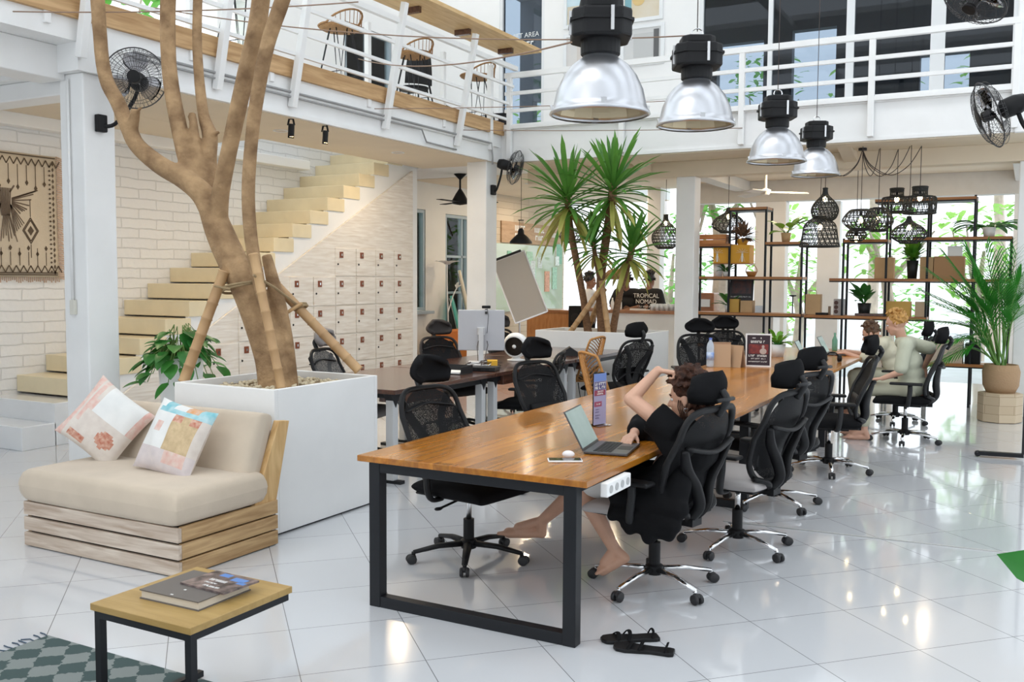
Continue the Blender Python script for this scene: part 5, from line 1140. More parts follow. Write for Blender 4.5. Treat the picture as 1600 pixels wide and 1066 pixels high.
t = thing('wicker_lamp', 'pair shaped brown wicker shade hanging above the bar', 'lamp', tuple(gy(962, 432, 14.4))); MB().lathe([(.03, .13), (.12, .1), (.2, .02), (.2, -.02), (.15, -.05)], 20).build('shade', mat('brown_wicker', (.25, .15, .06), .8, bump=.4, bs=80), t, smooth=True); MB().tube([(0, 0, .12), (0, 0, 3.245-t.location.z)], .004, 5).build('cord', M['wire'], t)
# ================================================================== SHELF UNITS
M['shelf_wood'] = wood('shelf_teak', (.30, .11, .03), (.46, .21, .07), 2, (1.5, 10, 10), .45)
SY = 13.4
def sx(px): return gy(px, 436, SY).x
def sz(py): return gy(1300, py, SY).z
def shelves(label, posts, boards, loc):
    t = thing('shelf_unit', label, 'shelf', loc); O = Vector(loc)
    for px, z1 in posts:
        for dy in (0, .34): rel(t, MB().bx(sx(px)-.014, sx(px)+.014, SY+dy-.014, SY+dy+.014, 0, z1), 'post', M['black_steel'])
    for a, b, py in boards:
        z = sz(py); s = rel(t, MB().bx(sx(a), sx(b), SY-.02, SY+.36, z-.035, z), 'shelf_board', M['shelf_wood']); m = MB()
        m.bx(sx(a), sx(b), SY-.016, SY+.356, z-.052, z-.036); rel(t, m, 'shelf_rail', M['black_steel'])
    return t
zt = sz(320)
shelves('tall black steel and teak shelf just right of the centre column', [(1083, sz(379)), (1139, zt), (1195, zt), (1252, sz(379))], [(1139, 1196, 320), (1082, 1140, 379), (1195, 1253, 377), (1082, 1253, 433), (1082, 1253, 492), (1082, 1196, 546)], (sx(1165), SY, 0))
shelves('wide black steel and teak shelf behind the two seated men', [(1317, sz(373)), (1384, sz(312)), (1448, sz(312)), (1520, sz(312)), (1578, sz(373))], [(1364, 1521, 314), (1317, 1385, 375), (1424, 1579, 373), (1296, 1579, 435), (1258, 1449, 493), (1448, 1579, 560)], (sx(1420), SY, 0))
def on(name, label, cat, px, py, yo=.16, rz=0, grp=None):
    z = sz(py); return thing(name, label, cat, (gy(px, py, SY+yo).x, SY+yo, z+.0005), rz, grp)
def boxon(name, label, cat, px, py, w, d, h, m, rz=0, part='box', bev=.004):
    t = on(name, label, cat, px, py, rz=rz); MB().bx(-w/2, w/2, -d/2, d/2, 0, h).build(part, m, t, bevel=bev); return t
M['crate'] = wood('crate_pine', (.45, .17, .05), (.6, .28, .1), 2, (2, 10, 10), .6)
t = on('slatted_crate', 'orange pine slatted crate on the top left shelf', 'crate', 1111, 379); cr = MB(); 
for z in (.0, .075): cr.bx(-.25, .25, -.13, -.118, z, z+.06).bx(-.25, .25, .118, .13, z, z+.06)
for s in (-1, 1): cr.bx(s*.25-.006, s*.25+.006, -.118, .118, 0, .135)
cr.bx(-.245, .245, -.118, .118, 0, .01).build('slats', M['crate'], t)
M['kraft'] = mat('kraft_cardboard', (.55, .36, .19), .8, var=.04); M['yellow_box'] = mat('yellow_carton', (.72, .36, .03), .6)
t = on('yellow_carton', 'yellow carton printed with white palm marks hung on the shelf bay', 'box', 1152, 433); t.location.z = sz(411); MB().bx(-.32, .2, -.13, .13, 0, .26).build('carton', M['yellow_box'], t, bevel=.004)
for xx in (-.26, .1):
    mb = MB(); mb.bx(xx-.012, xx+.012, -.1335, -.131, .02, .14)
    for a in range(7): an = pi*(a+.0)/6; mb.bar((xx, -.132, .15), (xx+.085*cos(an), -.132, .15+.06*sin(an)), .002, .012, (0, 1, 0))
    mb.bar((xx-.04, -.132, .02), (xx, -.132, .14), .002, .01, (0, 1, 0)).bar((xx+.04, -.132, .02), (xx, -.132, .14), .002, .01, (0, 1, 0)); mb.build('printed_palm', M['paper'], t)
MB().bx(-.34, .22, -.15, .15, -.012, 0).build('ledge', M['shelf_wood'], t)
t = on('dried_bouquet', 'round brown dried flower bouquet above the yellow carton', 'plant', 1160, 385); t.location.z = sz(382); MB().lathe([(.06, 0), (.08, .06), (.07, .1)], 14).build('pot', M['yellow_box'], t); r = random.Random(9); mb = MB()
for k in range(160):
    a, b = r.uniform(0, 2*pi), r.uniform(-.3, 1.5); d = Vector((cos(a)*cos(b), sin(a)*cos(b)*.7, sin(b))); mb.leaf(Vector((0, 0, .12)) + d*.05, d, r.uniform(.12, .22), .035, .3, .1, 3)
mb.build('dried_heads', mat('dried_brown', (.22, .13, .08), .9, var=.3, vs=20), t)
M['leaf_a'] = leafmat('bright_leaf', (.06, .25, .02), (.22, .45, .04), .4, 4); M['leaf_b'] = leafmat('mid_leaf', (.03, .16, .03), (.08, .3, .05), .45, 4)
def potplant(name, label, px, py, pot_r, pot_h, potm, n, L, w, leafm, seed, spread=1.0, up=.5, droop=.8, shape=None, yo=.16):
    t = on(name, label, 'plant', px, py, yo); MB().lathe([(pot_r*.75, 0), (pot_r, pot_h), (pot_r*.9, pot_h), (pot_r*.85, pot_h*.9)], 16).build('pot', potm, t, smooth=True); r = random.Random(seed); mb = MB(); sm = MB()
    for k in range(n):
        a = r.uniform(0, 2*pi); d = Vector((cos(a)*spread, sin(a)*spread*.7, up*r.uniform(.2, 1.8))); p = Vector((0, 0, pot_h)) + d*r.uniform(.02, L*.6); sm.tube([(0, 0, pot_h*.9), p], .004, 4); mb.leaf(p, d, L*r.uniform(.7, 1.2), w*r.uniform(.8, 1.2), droop, .12, 5, tip=.02, shape=shape)
    mb.build('foliage', leafm, t, smooth=True); sm.build('stems', M['palm'], t); return t
potplant('potted_plant', 'plant with a few big lime leaves in a brown pot on the right top shelf', 1228, 377, .07, .13, M['kraft'], 9, .26, .17, M['leaf_a'], 1, 1, .6, 1.0, heart)
potplant('potted_plant', 'white potted trailing plant on the shelf under the slatted crate', 1122, 433, .075, .2, M['white'], 26, .12, .06, M['leaf_b'], 2)
potplant('potted_plant', 'small plant beside the white pot on the middle shelf', 1134, 433, .045, .07, M['paper'], 22, .12, .05, M['leaf_b'], 3)
potplant('potted_plant', 'pothos in a small pot standing on the end of the near table far corner', 1138, 492, .06, .1, M['white'], 20, .16, .07, M['leaf_b'], 4)['label'] = 'bushy plant on the lower shelf behind the dark poster board'
potplant('potted_plant', 'bushy plant in a dark tall pot on the middle shelf beside the cartons', 1425, 435, .075, .24, M['grey_plastic'], 46, .15, .07, M['leaf_a'], 5, 1, 1.2)
potplant('potted_plant', 'dark leaved plant in a grey pot on the lower shelf above the brown haired man', 1350, 493, .09, .17, M['grey_plastic'], 16, .2, .11, M['leaf_b'], 6, 1, .9, .8, heart)
potplant('potted_plant', 'hanging fern on the top right shelf', 1545, 373, .08, .12, M['white'], 26, .3, .1, M['leaf_b'], 7, 1, .2, 1.4)
t = on('framed_poster', 'black framed poster leaning on the lower left shelf', 'poster', 1160, 492); MB().bx(-.2, .14, -.0, .015, 0, .52).build('board', mat('poster_black', (.02, .018, .022), .5), t, rot=(rad(-6), 0, 0)); MB().bx(-.17, .11, -.003, 0, .27, .48).build('photo', mat('poster_photo', (.12, .04, .03), .5, col2=(.03, .03, .04), vs=14), t, rot=(rad(-6), 0, 0)); scrawl(t, [(-.18, .12, .215, .016)], M['paper'], Matrix.Translation((0, -.001, 0)) @ Matrix.Rotation(rad(-6), 4, 'X'), 9)
boxon('carton', 'square kraft carton before the black framed poster', 'box', 1168, 492, .17, .16, .17, M['kraft']); boxon('carton', 'mustard carton with dark spots left of the square kraft carton', 'box', 1148, 492, .15, .14, .19, mat('mustard_carton', (.6, .36, .08), .7))
boxon('glass_jar_rack', 'small row of clear jars at the right end of the lower left shelf', 'jar', 1186, 492, .1, .1, .1, M['tumbler'], part='jars')
t = on('wire_basket', 'little wicker basket with a handle on the middle left shelf', 'basket', 1174, 433); MB().lathe([(.05, 0), (.085, .07), (.08, .075)], 16).build('bowl', M['rattan'], t, smooth=True); MB().tube([(.08*cos(a), 0, .07+.1*sin(a)) for a in [pi*k/10 for k in range(11)]], .006, 6).build('handle', M['rattan'], t)
t = boxon('paper_bag', 'tall kraft paper bag on the lower shelf left of the shop window', 'bag', 1271, 493, .2, .13, .28, M['kraft'], part='bag'); MB().tube([(-.05, -.066, .27), (-.04, -.066, .33), (.04, -.066, .33), (.05, -.066, .27)], .004, 5).build('handle', M['rope'], t)
t = on('table_lamp', 'thin black table lamp left of the kraft paper bag', 'lamp', 1238, 493); MB().lathe([(.05, 0), (.05, .01), (.008, .015), (.008, .24), (.05, .25), (.05, .265), (0, .27)], 14).build('stem', M['black_steel'], t)
t = boxon('desk_speaker', 'grey boxy speaker with three dark cones on the lower shelf', 'speaker', 1311, 493, .13, .14, .22, mat('speaker_grey', (.4, .37, .36), .6), part='cabinet')
for k in range(3): MB().lathe([(0, .0715), (.025, .0715), (.028, .07)], 14, (-.03, 0, .05+.06*k), Matrix.Rotation(pi/2, 4, 'X')).build('cone', mat('cone_brown', (.1, .05, .04), .6), t)
boxon('wooden_tray', 'flat dark wooden tray on the lower shelf beside the speaker', 'tray', 1362, 493, .4, .24, .035, M['walnut'], part='tray')
boxon('black_tray', 'thin black tray lying on the lower shelf right of the paper bag', 'tray', 1285, 493, .16, .15, .03, M['black_plastic'], part='tray')
boxon('bottle_small', 'little brown bottle on the lower shelf beside the black tray', 'bottle', 1296, 493, .035, .035, .12, mat('brown_glass', (.2, .12, .06), .2), part='body')
boxon('carton', 'upright tan carton alone on the middle shelf left of the dark potted plant', 'box', 1382, 435, .24, .15, .28, M['kraft']); boxon('carton', 'tan carton directly right of the dark potted plant', 'box', 1448, 435, .16, .18, .28, M['kraft']); boxon('carton', 'widest dark tan carton right of the other cartons', 'box', 1483, 435, .36, .2, .29, mat('dark_kraft', (.42, .24, .12), .8))
t = boxon('paper_ream', 'white paper stack lying on the widest carton', 'paper', 1492, 402, .17, .14, .13, M['paper'], part='stack'); t.location.z = sz(435) + .2915
boxon('carton', 'yellow tan carton behind the blond head on the lower shelf', 'box', 1404, 493, .3, .18, .2, mat('yellow_kraft', (.62, .38, .1), .75)); boxon('paper_bag', 'beige paper bag right of the yellow tan carton', 'bag', 1438, 493, .13, .1, .2, mat('beige_bag', (.6, .46, .32), .8), part='bag')
boxon('storage_box', 'pale box on the bottom right shelf under the palm', 'box', 1478, 560, .4, .25, .3, mat('pale_box', (.6, .5, .4), .7)); boxon('storage_box', 'black box on the bottom right shelf beside the pale box', 'box', 1520, 560, .18, .25, .26, M['black_plastic'])
potplant('potted_plant', 'green fern in a white pot on the far table behind the poster stand', 1222, 560, .09, .14, M['white'], 30, .15, .06, M['leaf_a'], 8, 1, .6, 1.0, yo=-.3)
[o for o in bpy.data.objects if o.get('label', '').startswith('green fern in a white pot')][0].location = tuple(gz(1222, 560, .75) + Vector((-.1, .2, 0)))
# things on the far table
t = thing('headphones', 'black headphones lying at the far table edge', 'headphones', tuple(gz(1300, 566, .75)), .5); MB().tube([(.075*cos(a), .0, .03+.075*sin(a)) for a in [pi*k/12 for k in range(13)]], .008, 6).build('band', M['black_plastic'], t)
for s in (-1, 1): MB().lathe([(0, -.018), (.036, -.015), (.036, .015), (0, .018)], 16, (s*.078, 0, .038), Matrix.Rotation(pi/2, 4, 'Y')).build('ear_cup', M['black_plastic'], t, smooth=True)
laptop('dark laptop the brown haired man types on', (-2.06, 11.55, .75), rad(92), M['lap_grey'], M['screen_dim'])
laptop('second dark laptop between the headphones and the brown haired man', (-2.12, 10.6, .75), rad(95), M['lap_grey'], M['screen_dim'])
t = thing('green_bottle', 'slim green glass bottle beside the far laptop', 'bottle', tuple(gz(1304, 548, .75))); MB().lathe([(.03, 0), (.033, .01), (.033, .13), (.013, .18), (.014, .22), (0, .22)], 16).build('body', mat('green_glass', (.15, .42, .28), .1, alpha=.75), t, smooth=True)
t = thing('white_cap', 'white cap lying on the far table beside the blue sheen chair', 'cap', tuple(gz(1272, 556, .75))); MB().ell((0, 0, .045), (.09, .1, .055), 16).build('crown', M['paper'], t, smooth=True); MB().lathe([(.02, .0), (.13, .004), (.13, .01), (.02, .012)], 20, (-.05, -.03, 0)).build('brim', M['paper'], t)
# ================================================================== WOVEN BLACK LAMPS
M['weave_black'] = mat('black_cane', (.02, .022, .022), .6)
def woven(label, px, py, prof, k=1.0, Y=12.35, canopy=True):
    """open cane basket lamp: ribs up the profile and rings round it"""
    c = gy(px, py, Y); t = thing('woven_lamp', label, 'lamp', tuple(c), 0, 'black woven basket lamps'); mb = MB(); n = 22
    prof = [(a*k, z*k) for a, z in prof]; P = spline([(a, 0, z) for a, z in prof], 5)
    for i in range(n):
        for sgn in (-1, 1): mb.tube([(p.x*cos(2*pi*i/n + sgn*.05*j), p.x*sin(2*pi*i/n + sgn*.05*j), p.z) for j, p in enumerate(P)], .0045, 4, cap=False)
    for j, p in enumerate(P):
        if j % 2 == 0 or j in (0, len(P)-1): mb.tube([(p.x*cos(2*pi*i/20), p.x*sin(2*pi*i/20), p.z) for i in range(20)], .0055 if 0 < j < len(P)-1 else .011, 4, closed=True)
    mb.build('shade', M['weave_black'], t); zt_ = max(p.z for p in P)
    MB().tube([(0, 0, zt_-.02), (0, 0, 3.245-c.z)], .0045, 5).build('cord', M['wire'], t); MB().lathe([(.018, zt_-.08), (.02, zt_), (0, zt_+.01)], 10).build('socket', M['black_plastic'], t)
    MB().ell((0, 0, zt_-.13), (.028, .028, .038), 10).build('bulb', M['bulb'], t, smooth=True); return t
gourd = [(.025, .2), (.04, .12), (.13, .02), (.165, -.07), (.14, -.16), (.09, -.2)]; bell = [(.06, .17), (.12, .13), (.19, .06), (.215, -.08), (.24, -.2)]
drum = [(.06, .13), (.15, .12), (.24, -.02), (.13, -.14)]; hat = [(.09, .2), (.095, .09), (.19, .07), (.19, -.12)]; dome = [(.02, .16), (.05, .1), (.16, .03), (.21, -.07), (.1, -.15)]
woven('gourd shaped black woven lamp above the big bell shaped one', 1289, 320, gourd); woven('large bell shaped black woven lamp at the left of the cluster', 1281, 360, bell, 1.0)
woven('faceted black woven lamp at the cluster middle', 1345, 343, drum, .9); woven('taller faceted black woven lamp touching the cluster middle one', 1372, 345, [(.07, .17), (.13, .15), (.2, -.02), (.1, -.14)], .9, 12.6)
woven('black woven hat lamp hanging before the top shelf left end', 1401, 318, hat, .9, 12.8); woven('black woven hat lamp hanging before the top shelf middle', 1437, 318, hat, .98, 12.6); woven('open dome black woven lamp, lowest at the right of the cluster', 1420, 360, dome, 1.0, 12.5)
woven('small flat black woven lamp far behind the cluster', 1338, 367, drum, .55, 13.1); woven('black woven dome lamp beyond the crate shelf', 1138, 345, dome, 1.2, 14.6); woven('dark round woven lamp behind the yucca right side', 1040, 362, gourd, 1.3, 14.3); woven('black woven lamp left of the yucca beyond the glass board', 893, 368, drum, .9, 15.2)
t = thing('lamp_canopy', 'black ceiling canopy with drooping cords over the woven lamps', 'canopy', (gy(1347, 264, 12.5).x, 12.5, 3.235)); MB().lathe([(0, -.02), (.05, -.02), (.05, .009), (0, .009)], 16).build('plate', M['black_steel'], t); mb = MB()
for px, Y in ((1289, 12.35), (1281, 12.35), (1401, 12.8), (1437, 12.6), (1420, 12.5), (1372, 12.6)):
    e = Vector((gy(px, 300, Y).x, Y, 3.23)) - Vector(t.location); m_ = e*.5; mb.tube(spline([(0, 0, -.01), (m_.x*.3, m_.y*.3, -.2), (m_.x, m_.y, -.33), (e.x*.8, e.y*.8, -.22), (e.x, e.y, 0)], 6), .005, 5)
mb.build('cords', M['wire'], t)
t = thing('ceiling_fan', 'pale broad bladed ceiling fan under the back gallery', 'fan', (-3.55, 14.5, 2.93)); MB().lathe([(0, -.05), (.07, -.04), (.08, .03), (.02, .06), (.02, .31)], 18).build('motor', M['greybeam'], t)
for k in range(3): a = 2*pi*k/3 + .35; MB().bar((.07*cos(a), .07*sin(a), 0), (.62*cos(a), .62*sin(a), -.02), .15, .01, (.2*sin(a), -.2*cos(a), 1)).build('blade', M['greybeam'], t)
t = thing('ceiling_fan', 'black ceiling fan with thin blades in the rear left room', 'fan', (-7.95, 12.9, 2.86)); MB().lathe([(0, -.1), (.12, -.08), (.13, -.03), (.07, .08), (.03, .14), (.016, .16), (.016, .3), (.1, .385), (0, .385)], 20).build('motor', M['black_plastic'], t, smooth=True)
for k in range(3): a = 2*pi*k/3 + .52; MB().bar((.1*cos(a), .1*sin(a), -.05), (.6*cos(a), .6*sin(a), -.05), .11, .008).build('blade', M['black_plastic'], t)
pl = gy(814, 370, 12.6); t = thing('pendant_lamp', 'black dome pendant lamp left of the yucca crown', 'lamp', tuple(pl)); MB().lathe([(.17, -.1), (.165, -.07), (.1, .0), (.05, .04), (.045, .09), (.03, .12), (.0, .13)], 24, caps=(False, False)).build('shade', M['black_plastic'], t, smooth=True); MB().lathe([(0, -.085), (.155, -.085)], 20).build('inner_reflector', mat('warm_white_enamel', (.9, .7, .45), .5, emit=.8), t); mb = MB()
for k in range(3): a = 2*pi*k/3; mb.tube([(.03*cos(a), .03*sin(a), .11), (.03*cos(a), .03*sin(a), .24)], .004, 5)
mb.lathe([(0, .24), (.045, .24), (.045, .25), (0, .25)], 12); mb.build('bracket', M['black_plastic'], t); MB().tube([(0, 0, .25), (0, 0, 3.245-pl.z)], .004, 5).build('cord', M['wire'], t)
# ================================================================== GARDEN
M['garden1'] = leafmat('garden_leaf', (.16, .48, .06), (.45, .75, .2), .5, 1.5, .5); M['garden2'] = leafmat('garden_leaf_dark', (.08, .34, .05), (.25, .58, .12), .5, 1.5, .45); M['tbark'] = mat('garden_bark', (.55, .46, .38), .9, var=.2, vs=6, bump=.4, bs=20)
def shrub(label, x, y, z0, h, r_, n, m, seed, trunk=.05, cat='tree', th=0):
    t = thing('garden_tree' if th else 'shrub', label, cat if th else 'shrub', (x, y, z0)); r = random.Random(seed); mb = MB()
    for k in range(n):
        a = r.uniform(0, 2*pi); f = r.random()**.5; z = th + (h-th)*r.random(); rr = r_*f*(.55 + .45*sin(pi*(z-th)/(h-th))); a2 = r.uniform(0, 2*pi)
        mb.leaf((rr*cos(a), rr*sin(a), z), (cos(a2), sin(a2), r.uniform(-.6, .6)), r.uniform(.18, .36), r.uniform(.08, .14), .6, .1, 3)
    mb.build('foliage', m, t); tb = MB().tube([(0, 0, -.03), (.05, .02, th*.6+.1), (-.04, .03, max(.5, th)), (.05, 0, max(.8, h*.7))], [trunk*1.3, trunk, trunk*.8, trunk*.3], 8)
    if th: 
        for a in (.3, 2.4, 4.4): tb.tube([(0, 0, th*.9), (.5*cos(a), .5*sin(a), th+.5), (.8*cos(a), .8*sin(a), h*.85)], [trunk*.6, trunk*.4, trunk*.15], 6)
    tb.build('trunk', M['tbark'], t); return t
gx_ = [(-2.35, 19.0, 'pale trunked garden tree seen above the kraft paper bag', 3.0, .8, 150, 'garden1', .11, 1.7), (-.9, 21.6, 'leafy garden tree behind the shelf with cartons', 3.2, 1.1, 260, 'garden1', .1, 1.3), (-4.6, 22, 'bright garden tree beyond the bar right end', 3.2, 1.2, 260, 'garden1', .1, 1.2), (-7.6, 22, 'bright garden tree beyond the bar left end', 3.2, 1.2, 260, 'garden2', .1, 1.0), (.9, 19.6, 'garden tree behind the palm at far right', 3.0, .8, 160, 'garden2', .09, 1.4), (-5.55, 19.0, 'thick ringed palm trunk standing behind the bar lettered shirt', 3.1, .6, 40, 'garden2', .17, 2.9),
  (-3.4, 24.6, 'tall lit tree behind the tinted window left pane', 7.4, 1.2, 300, 'garden1', .12, 4.2), (-.7, 24.8, 'tall lit tree behind the tinted window right pane', 7.2, 1.2, 300, 'garden1', .12, 4.0), (-6.2, 25.2, 'tall lit tree behind the tinted window near the picture wall', 7.4, 1.2, 300, 'garden2', .12, 4.2), (-11.2, 23, 'tall lit tree behind the glass door of the gallery', 7.0, 1.2, 300, 'garden1', .12, 4.0)]
for k, (x, y, lab, h, r_, n, m, tk, th) in enumerate(gx_): shrub(lab, x, y, -.02, h, r_, n, M[m], 40+k, tk, th=th)
for k, (x, y, lab) in enumerate(((-3.0, 28, 'low bright shrub far behind the shelf left end'), (-.8, 29, 'low bright shrub far behind the woven lamps'), (-9.2, 27.5, 'low bright shrub far behind the orange counter'), (-6.4, 29, 'low bright shrub far behind the bar'))): shrub(lab, x, y, -.02, 1.5, .9, 150, M['garden1' if k % 2 else 'garden2'], 60+k)
for k, (x, y, lab) in enumerate(((-10.7, 13.3, 'garden shrub outside the first rear window'), (-10.8, 15.6, 'garden shrub outside the second rear window'))): shrub(lab, x, y, -.02, 3.2, .8, 260, M['garden1'], 70+k, th=.6)
for k, (x, y, lab) in enumerate(((-10.9, 4.0, 'leafy tree beyond the left gallery at the far left'), (-10.9, 6.3, 'leafy tree beyond the left gallery behind the wall fan branch'), (-10.9, 8.6, 'leafy tree beyond the left gallery, right of the bare branches'))): shrub(lab, x, y, 3.6, 3.0, 1.0, 340, M['garden1' if k % 2 else 'garden2'], 80+k, th=.2)
struct('floor_roof_garden', MB().bx(-14, -9.36, -2, 12.4, 3.2, 3.6), M['deck'])
# ================================================================== INDUSTRIAL PENDANTS
M['spun'] = mat('spun_aluminium', (.6, .61, .64), .3, .95); M['spun_in'] = mat('reflector_inside', (.5, .42, .28), .35, .6)
def pend(label, px, py, X, s=1.0):
    c = gx(px, py, X); t = thing('industrial_pendant', label, 'lamp', tuple(c), rad(28), 'industrial aluminium pendants over the table', )
    out = [(.268, 0), (.282, .006), (.278, .02), (.268, .028), (.258, .06), (.24, .14), (.205, .215), (.16, .272), (.118, .305), (.098, .318), (.095, .335)]
    MB().lathe([(r*s, z*s) for r, z in out], 48, caps=(False, True)).build('shade', M['spun'], t, smooth=True)
    MB().lathe([(r*s*.985 - .002, z*s + .0005) for r, z in out[2:]], 15, caps=(False, True)).build('reflector', M['spun_in'], t)
    MB().lathe([(0, .325*s), (.098*s, .325*s), (.11*s, .335*s), (.112*s, .42*s), (0, .42*s)], 24).build('neck', M['black_plastic'], t)
    b = MB(); w = .165*s
    oc = [(w*.62, -w), (w, -w*.62), (w, w*.62), (w*.62, w), (-w*.62, w), (-w, w*.62), (-w, -w*.62), (-w*.62, -w)]
    b.prism(oc, (0, 0, .41*s), (1, 0, 0), (0, 1, 0), (0, 0, 1), .155*s).prism([(x*.72, y*.72) for x, y in oc], (0, 0, .565*s), (1, 0, 0), (0, 1, 0), (0, 0, 1), .06*s)
    bb = b.build('ballast_box', M['black_plastic'], t, bevel=.014*s)
    MB().prism([(x*1.06, y*1.06) for x, y in oc], (0, 0, .495*s), (1, 0, 0), (0, 1, 0), (0, 0, 1), .016*s).build('seam_flange', M['black_plastic'], bb)
    for k in range(4):
        a = pi/2*k; d = Vector((cos(a), sin(a), 0)); e = Vector((-sin(a), cos(a), 0))
        MB().bar(d*w*1.03 + e*.05*s + Vector((0, 0, .43*s)), d*w*1.03 + e*.05*s + Vector((0, 0, .56*s)), .012*s, .018*s).build('box_clip', M['alu'], bb)
        MB().bar(d*.262*s + Vector((0, 0, .02*s)), d*.272*s + Vector((0, 0, .055*s)), .03*s, .014*s).build('rim_clip', M['alu'], t)
    MB().ell((0, 0, .2*s), (.05*s, .05*s, .09*s), 14).build('lamp_globe', mat('dim_globe', (.9, .85, .7), .3), t, smooth=True)
    MB().tube([(.04*cos(a)*s, 0, (.625+.03+.035*sin(a))*s) for a in [2*pi*k/10 for k in range(10)]], .005, 6, closed=True).build('hook', M['chrome'], t)
    MB().tube([(0, 0, .67*s), (0, 0, 7.0-c.z)], .004, 5).build('cable', M['wire'], t); return t
pend('largest aluminium pendant with black ballast box, nearest the viewer', 937, 181, -2.15, 1.0); pend('aluminium pendant second from the viewer, right of the largest one', 1087, 198, -2.15, 1.0)
pend('aluminium pendant third from the viewer, before the back gallery fascia', 1213, 254, -2.15, .98); pend('smallest aluminium pendant, overlapping the third one at the far end', 1274, 275, -2.15, .95)
# ================================================================== WALL FANS
M['cage'] = mat('fan_cage_wire', (.03, .03, .032), .4); M['blade'] = glass('smoky_fan_blade', (.72, .72, .74), .25)
def wallfan(label, mount, centre, face, r=.24, n=44, arm_rev=False):
    m_, c = Vector(mount), Vector(centre); f = Vector(face).normalized(); t = thing('wall_fan', label, 'fan', m_); x, y = ortho(f); C = c - m_; R_ = Matrix((x, y, f)).transposed()
    MB().cb((0, 0, 0), (.05, .09, .14)).build('wall_plate', M['black_plastic'], t, bevel=.008); back = C - f*.2
    MB().tube(spline([(0, 0, -.02), back*.35 + Vector((0, 0, -.12)), back*.8 + Vector((0, 0, -.1)), back + Vector((0, 0, -.02))], 5), .016, 8).build('arm', M['black_plastic'], t, smooth=True)
    MB().lathe([(0, -.28), (.06, -.26), (.075, -.2), (.07, -.1), (.03, -.07), (0, -.07)], 20, C, R_).build('motor', M['black_plastic'], t, smooth=True); cg = MB()
    for z, rr in ((.075, .06), (.07, .12), (.05, .19), (0, r), (-.04, r*.97), (-.07, .19), (-.08, .11)): cg.tube([C + R_ @ Vector((rr*cos(2*pi*k/36), rr*sin(2*pi*k/36), z)) for k in range(36)], .0055 if rr == r else .002, 5, closed=True)
    for k in range(n):
        a = 2*pi*k/n; d = lambda rr, z: C + R_ @ Vector((rr*cos(a), rr*sin(a), z)); cg.tube([d(.045, .078), d(.14, .068), d(.2, .048), d(r, 0), d(.19, -.07), d(.08, -.085)], .0016, 4, cap=False)
    cg.build('cage', M['cage'], t); MB().lathe([(0, .085), (.05, .082), (.052, .07)], 20, C, R_).build('badge', M['black_plastic'], t)
    bl = MB()
    MB().lathe([(0, .05), (.04, .045), (.045, -.02)], 18, C, R_).build('hub', M['grey_plastic'], t)
    for k in range(3):
        a = 2*pi*k/3 + .5; rows = []
        for i in range(6):
            rr = .04 + .165*i/5; w = .25 + .45*sin(pi*min(1, i/5*.8+.1)); rows.append([C + R_ @ Vector((rr*cos(a+w*u), rr*sin(a+w*u), -.01+.022*u)) for u in (-1, -.3, .4, 1)])
        MB().sheet(rows).build('blade', M['blade'], t, smooth=True, sol=.002)
    return t
wallfan('round wall fan on the left column behind the bare branches', tuple(gx(158, 193, -6.71)), tuple(gx(211, 122, -6.35)), (.62, -.72, .0))
wallfan('wall fan on the second column left of the yucca crown', tuple(gx(771, 297, -6.70)), tuple(gx(806, 262, -6.38)), (.93, .25, -.25))
struct('wall_column_side', MB().bx(.16, .46, 7.8, 8.1, 0, 7), M['white'], bevel=.01)
wallfan('wall fan at the right edge before the back gallery railing', (.13, 7.95, 2.62), tuple(gy(1545, 180, 7.95)), (-.86, -.25, -.35), .25)
wallfan('wall fan tilted down at the top right corner of the hall', (.13, 7.9, 3.75), tuple(gy(1522, 2, 7.95)), (-.4, -.35, -.8), .24)
# rolling whiteboard at right edge
t = thing('rolling_whiteboard', 'edge of a white panel on a black rolling stand at the right border', 'whiteboard', (.35, 9.75, 0))
MB().bx(-.34, .55, -.02, .02, .15, 1.75).build('panel', M['paper'], t, bevel=.004)
MB().bx(-.365, -.34, -.03, .03, .05, 1.78).bx(.55, .575, -.03, .03, .05, 1.78).build('frame', M['grey_plastic'], t)
MB().bar((-.72, -.05, .035), (-.35, 0, .035), .06, .035).ell((-.72, -.05, .03), .03, 10).build('foot', M['black_steel'], t); MB().bar((.56, 0, .035), (.9, 0, .035), .06, .035).build('foot', M['black_steel'], t)
# ================================================================== TRACK SPOTS, CONDUITS, WIRES
for px, py, lab in ((397, 192, 'black spot lamp under the gallery, half hidden by a bare branch'), (455, 205, 'black spot lamp under the gallery, middle of the three'), (508, 215, 'black spot lamp under the gallery, right of the three')):
    c = gz(px, py, 3.12); t = thing('spot_lamp', lab, 'lamp', tuple(c), .4)
    MB().lathe([(.0, .075), (.032, .075), (.032, -.07), (.026, -.07), (.026, -.055), (0, -.055)], 16).build('body', M['black_plastic'], t, rot=(rad(8), rad(6), 0)); MB().lathe([(0, -.06), (.026, -.06)], 14).build('lens', M['bulb'], t)
    MB().bar((-.034, 0, .06), (-.02, 0, .128), .004, .02).bar((.034, 0, .06), (.02, 0, .128), .004, .02).bx(-.025, .025, -.012, .012, .118, .13).build('yoke', M['black_plastic'], t)
    l = bpy.data.lights.new('spot_glow', 'SPOT'); l.energy = 45; l.color = (1, .8, .55); l.spot_size = rad(75); l.spot_blend = .6; l.shadow_soft_size = .03; o = bpy.data.objects.new('spot_glow', l); COL.objects.link(o); o.parent = t; o.location = (0, 0, -.08); o.rotation_euler = (rad(-6), rad(-32), 0)
def conduit(label, pts, r, m, name='conduit', cat='pipe', g=None):
    O = Vector(pts[0]); t = tag(MB().tube([Vector(p)-O for p in pts], r, 7).build(name, m, None, smooth=True), label, cat, g); t.location = O; return t
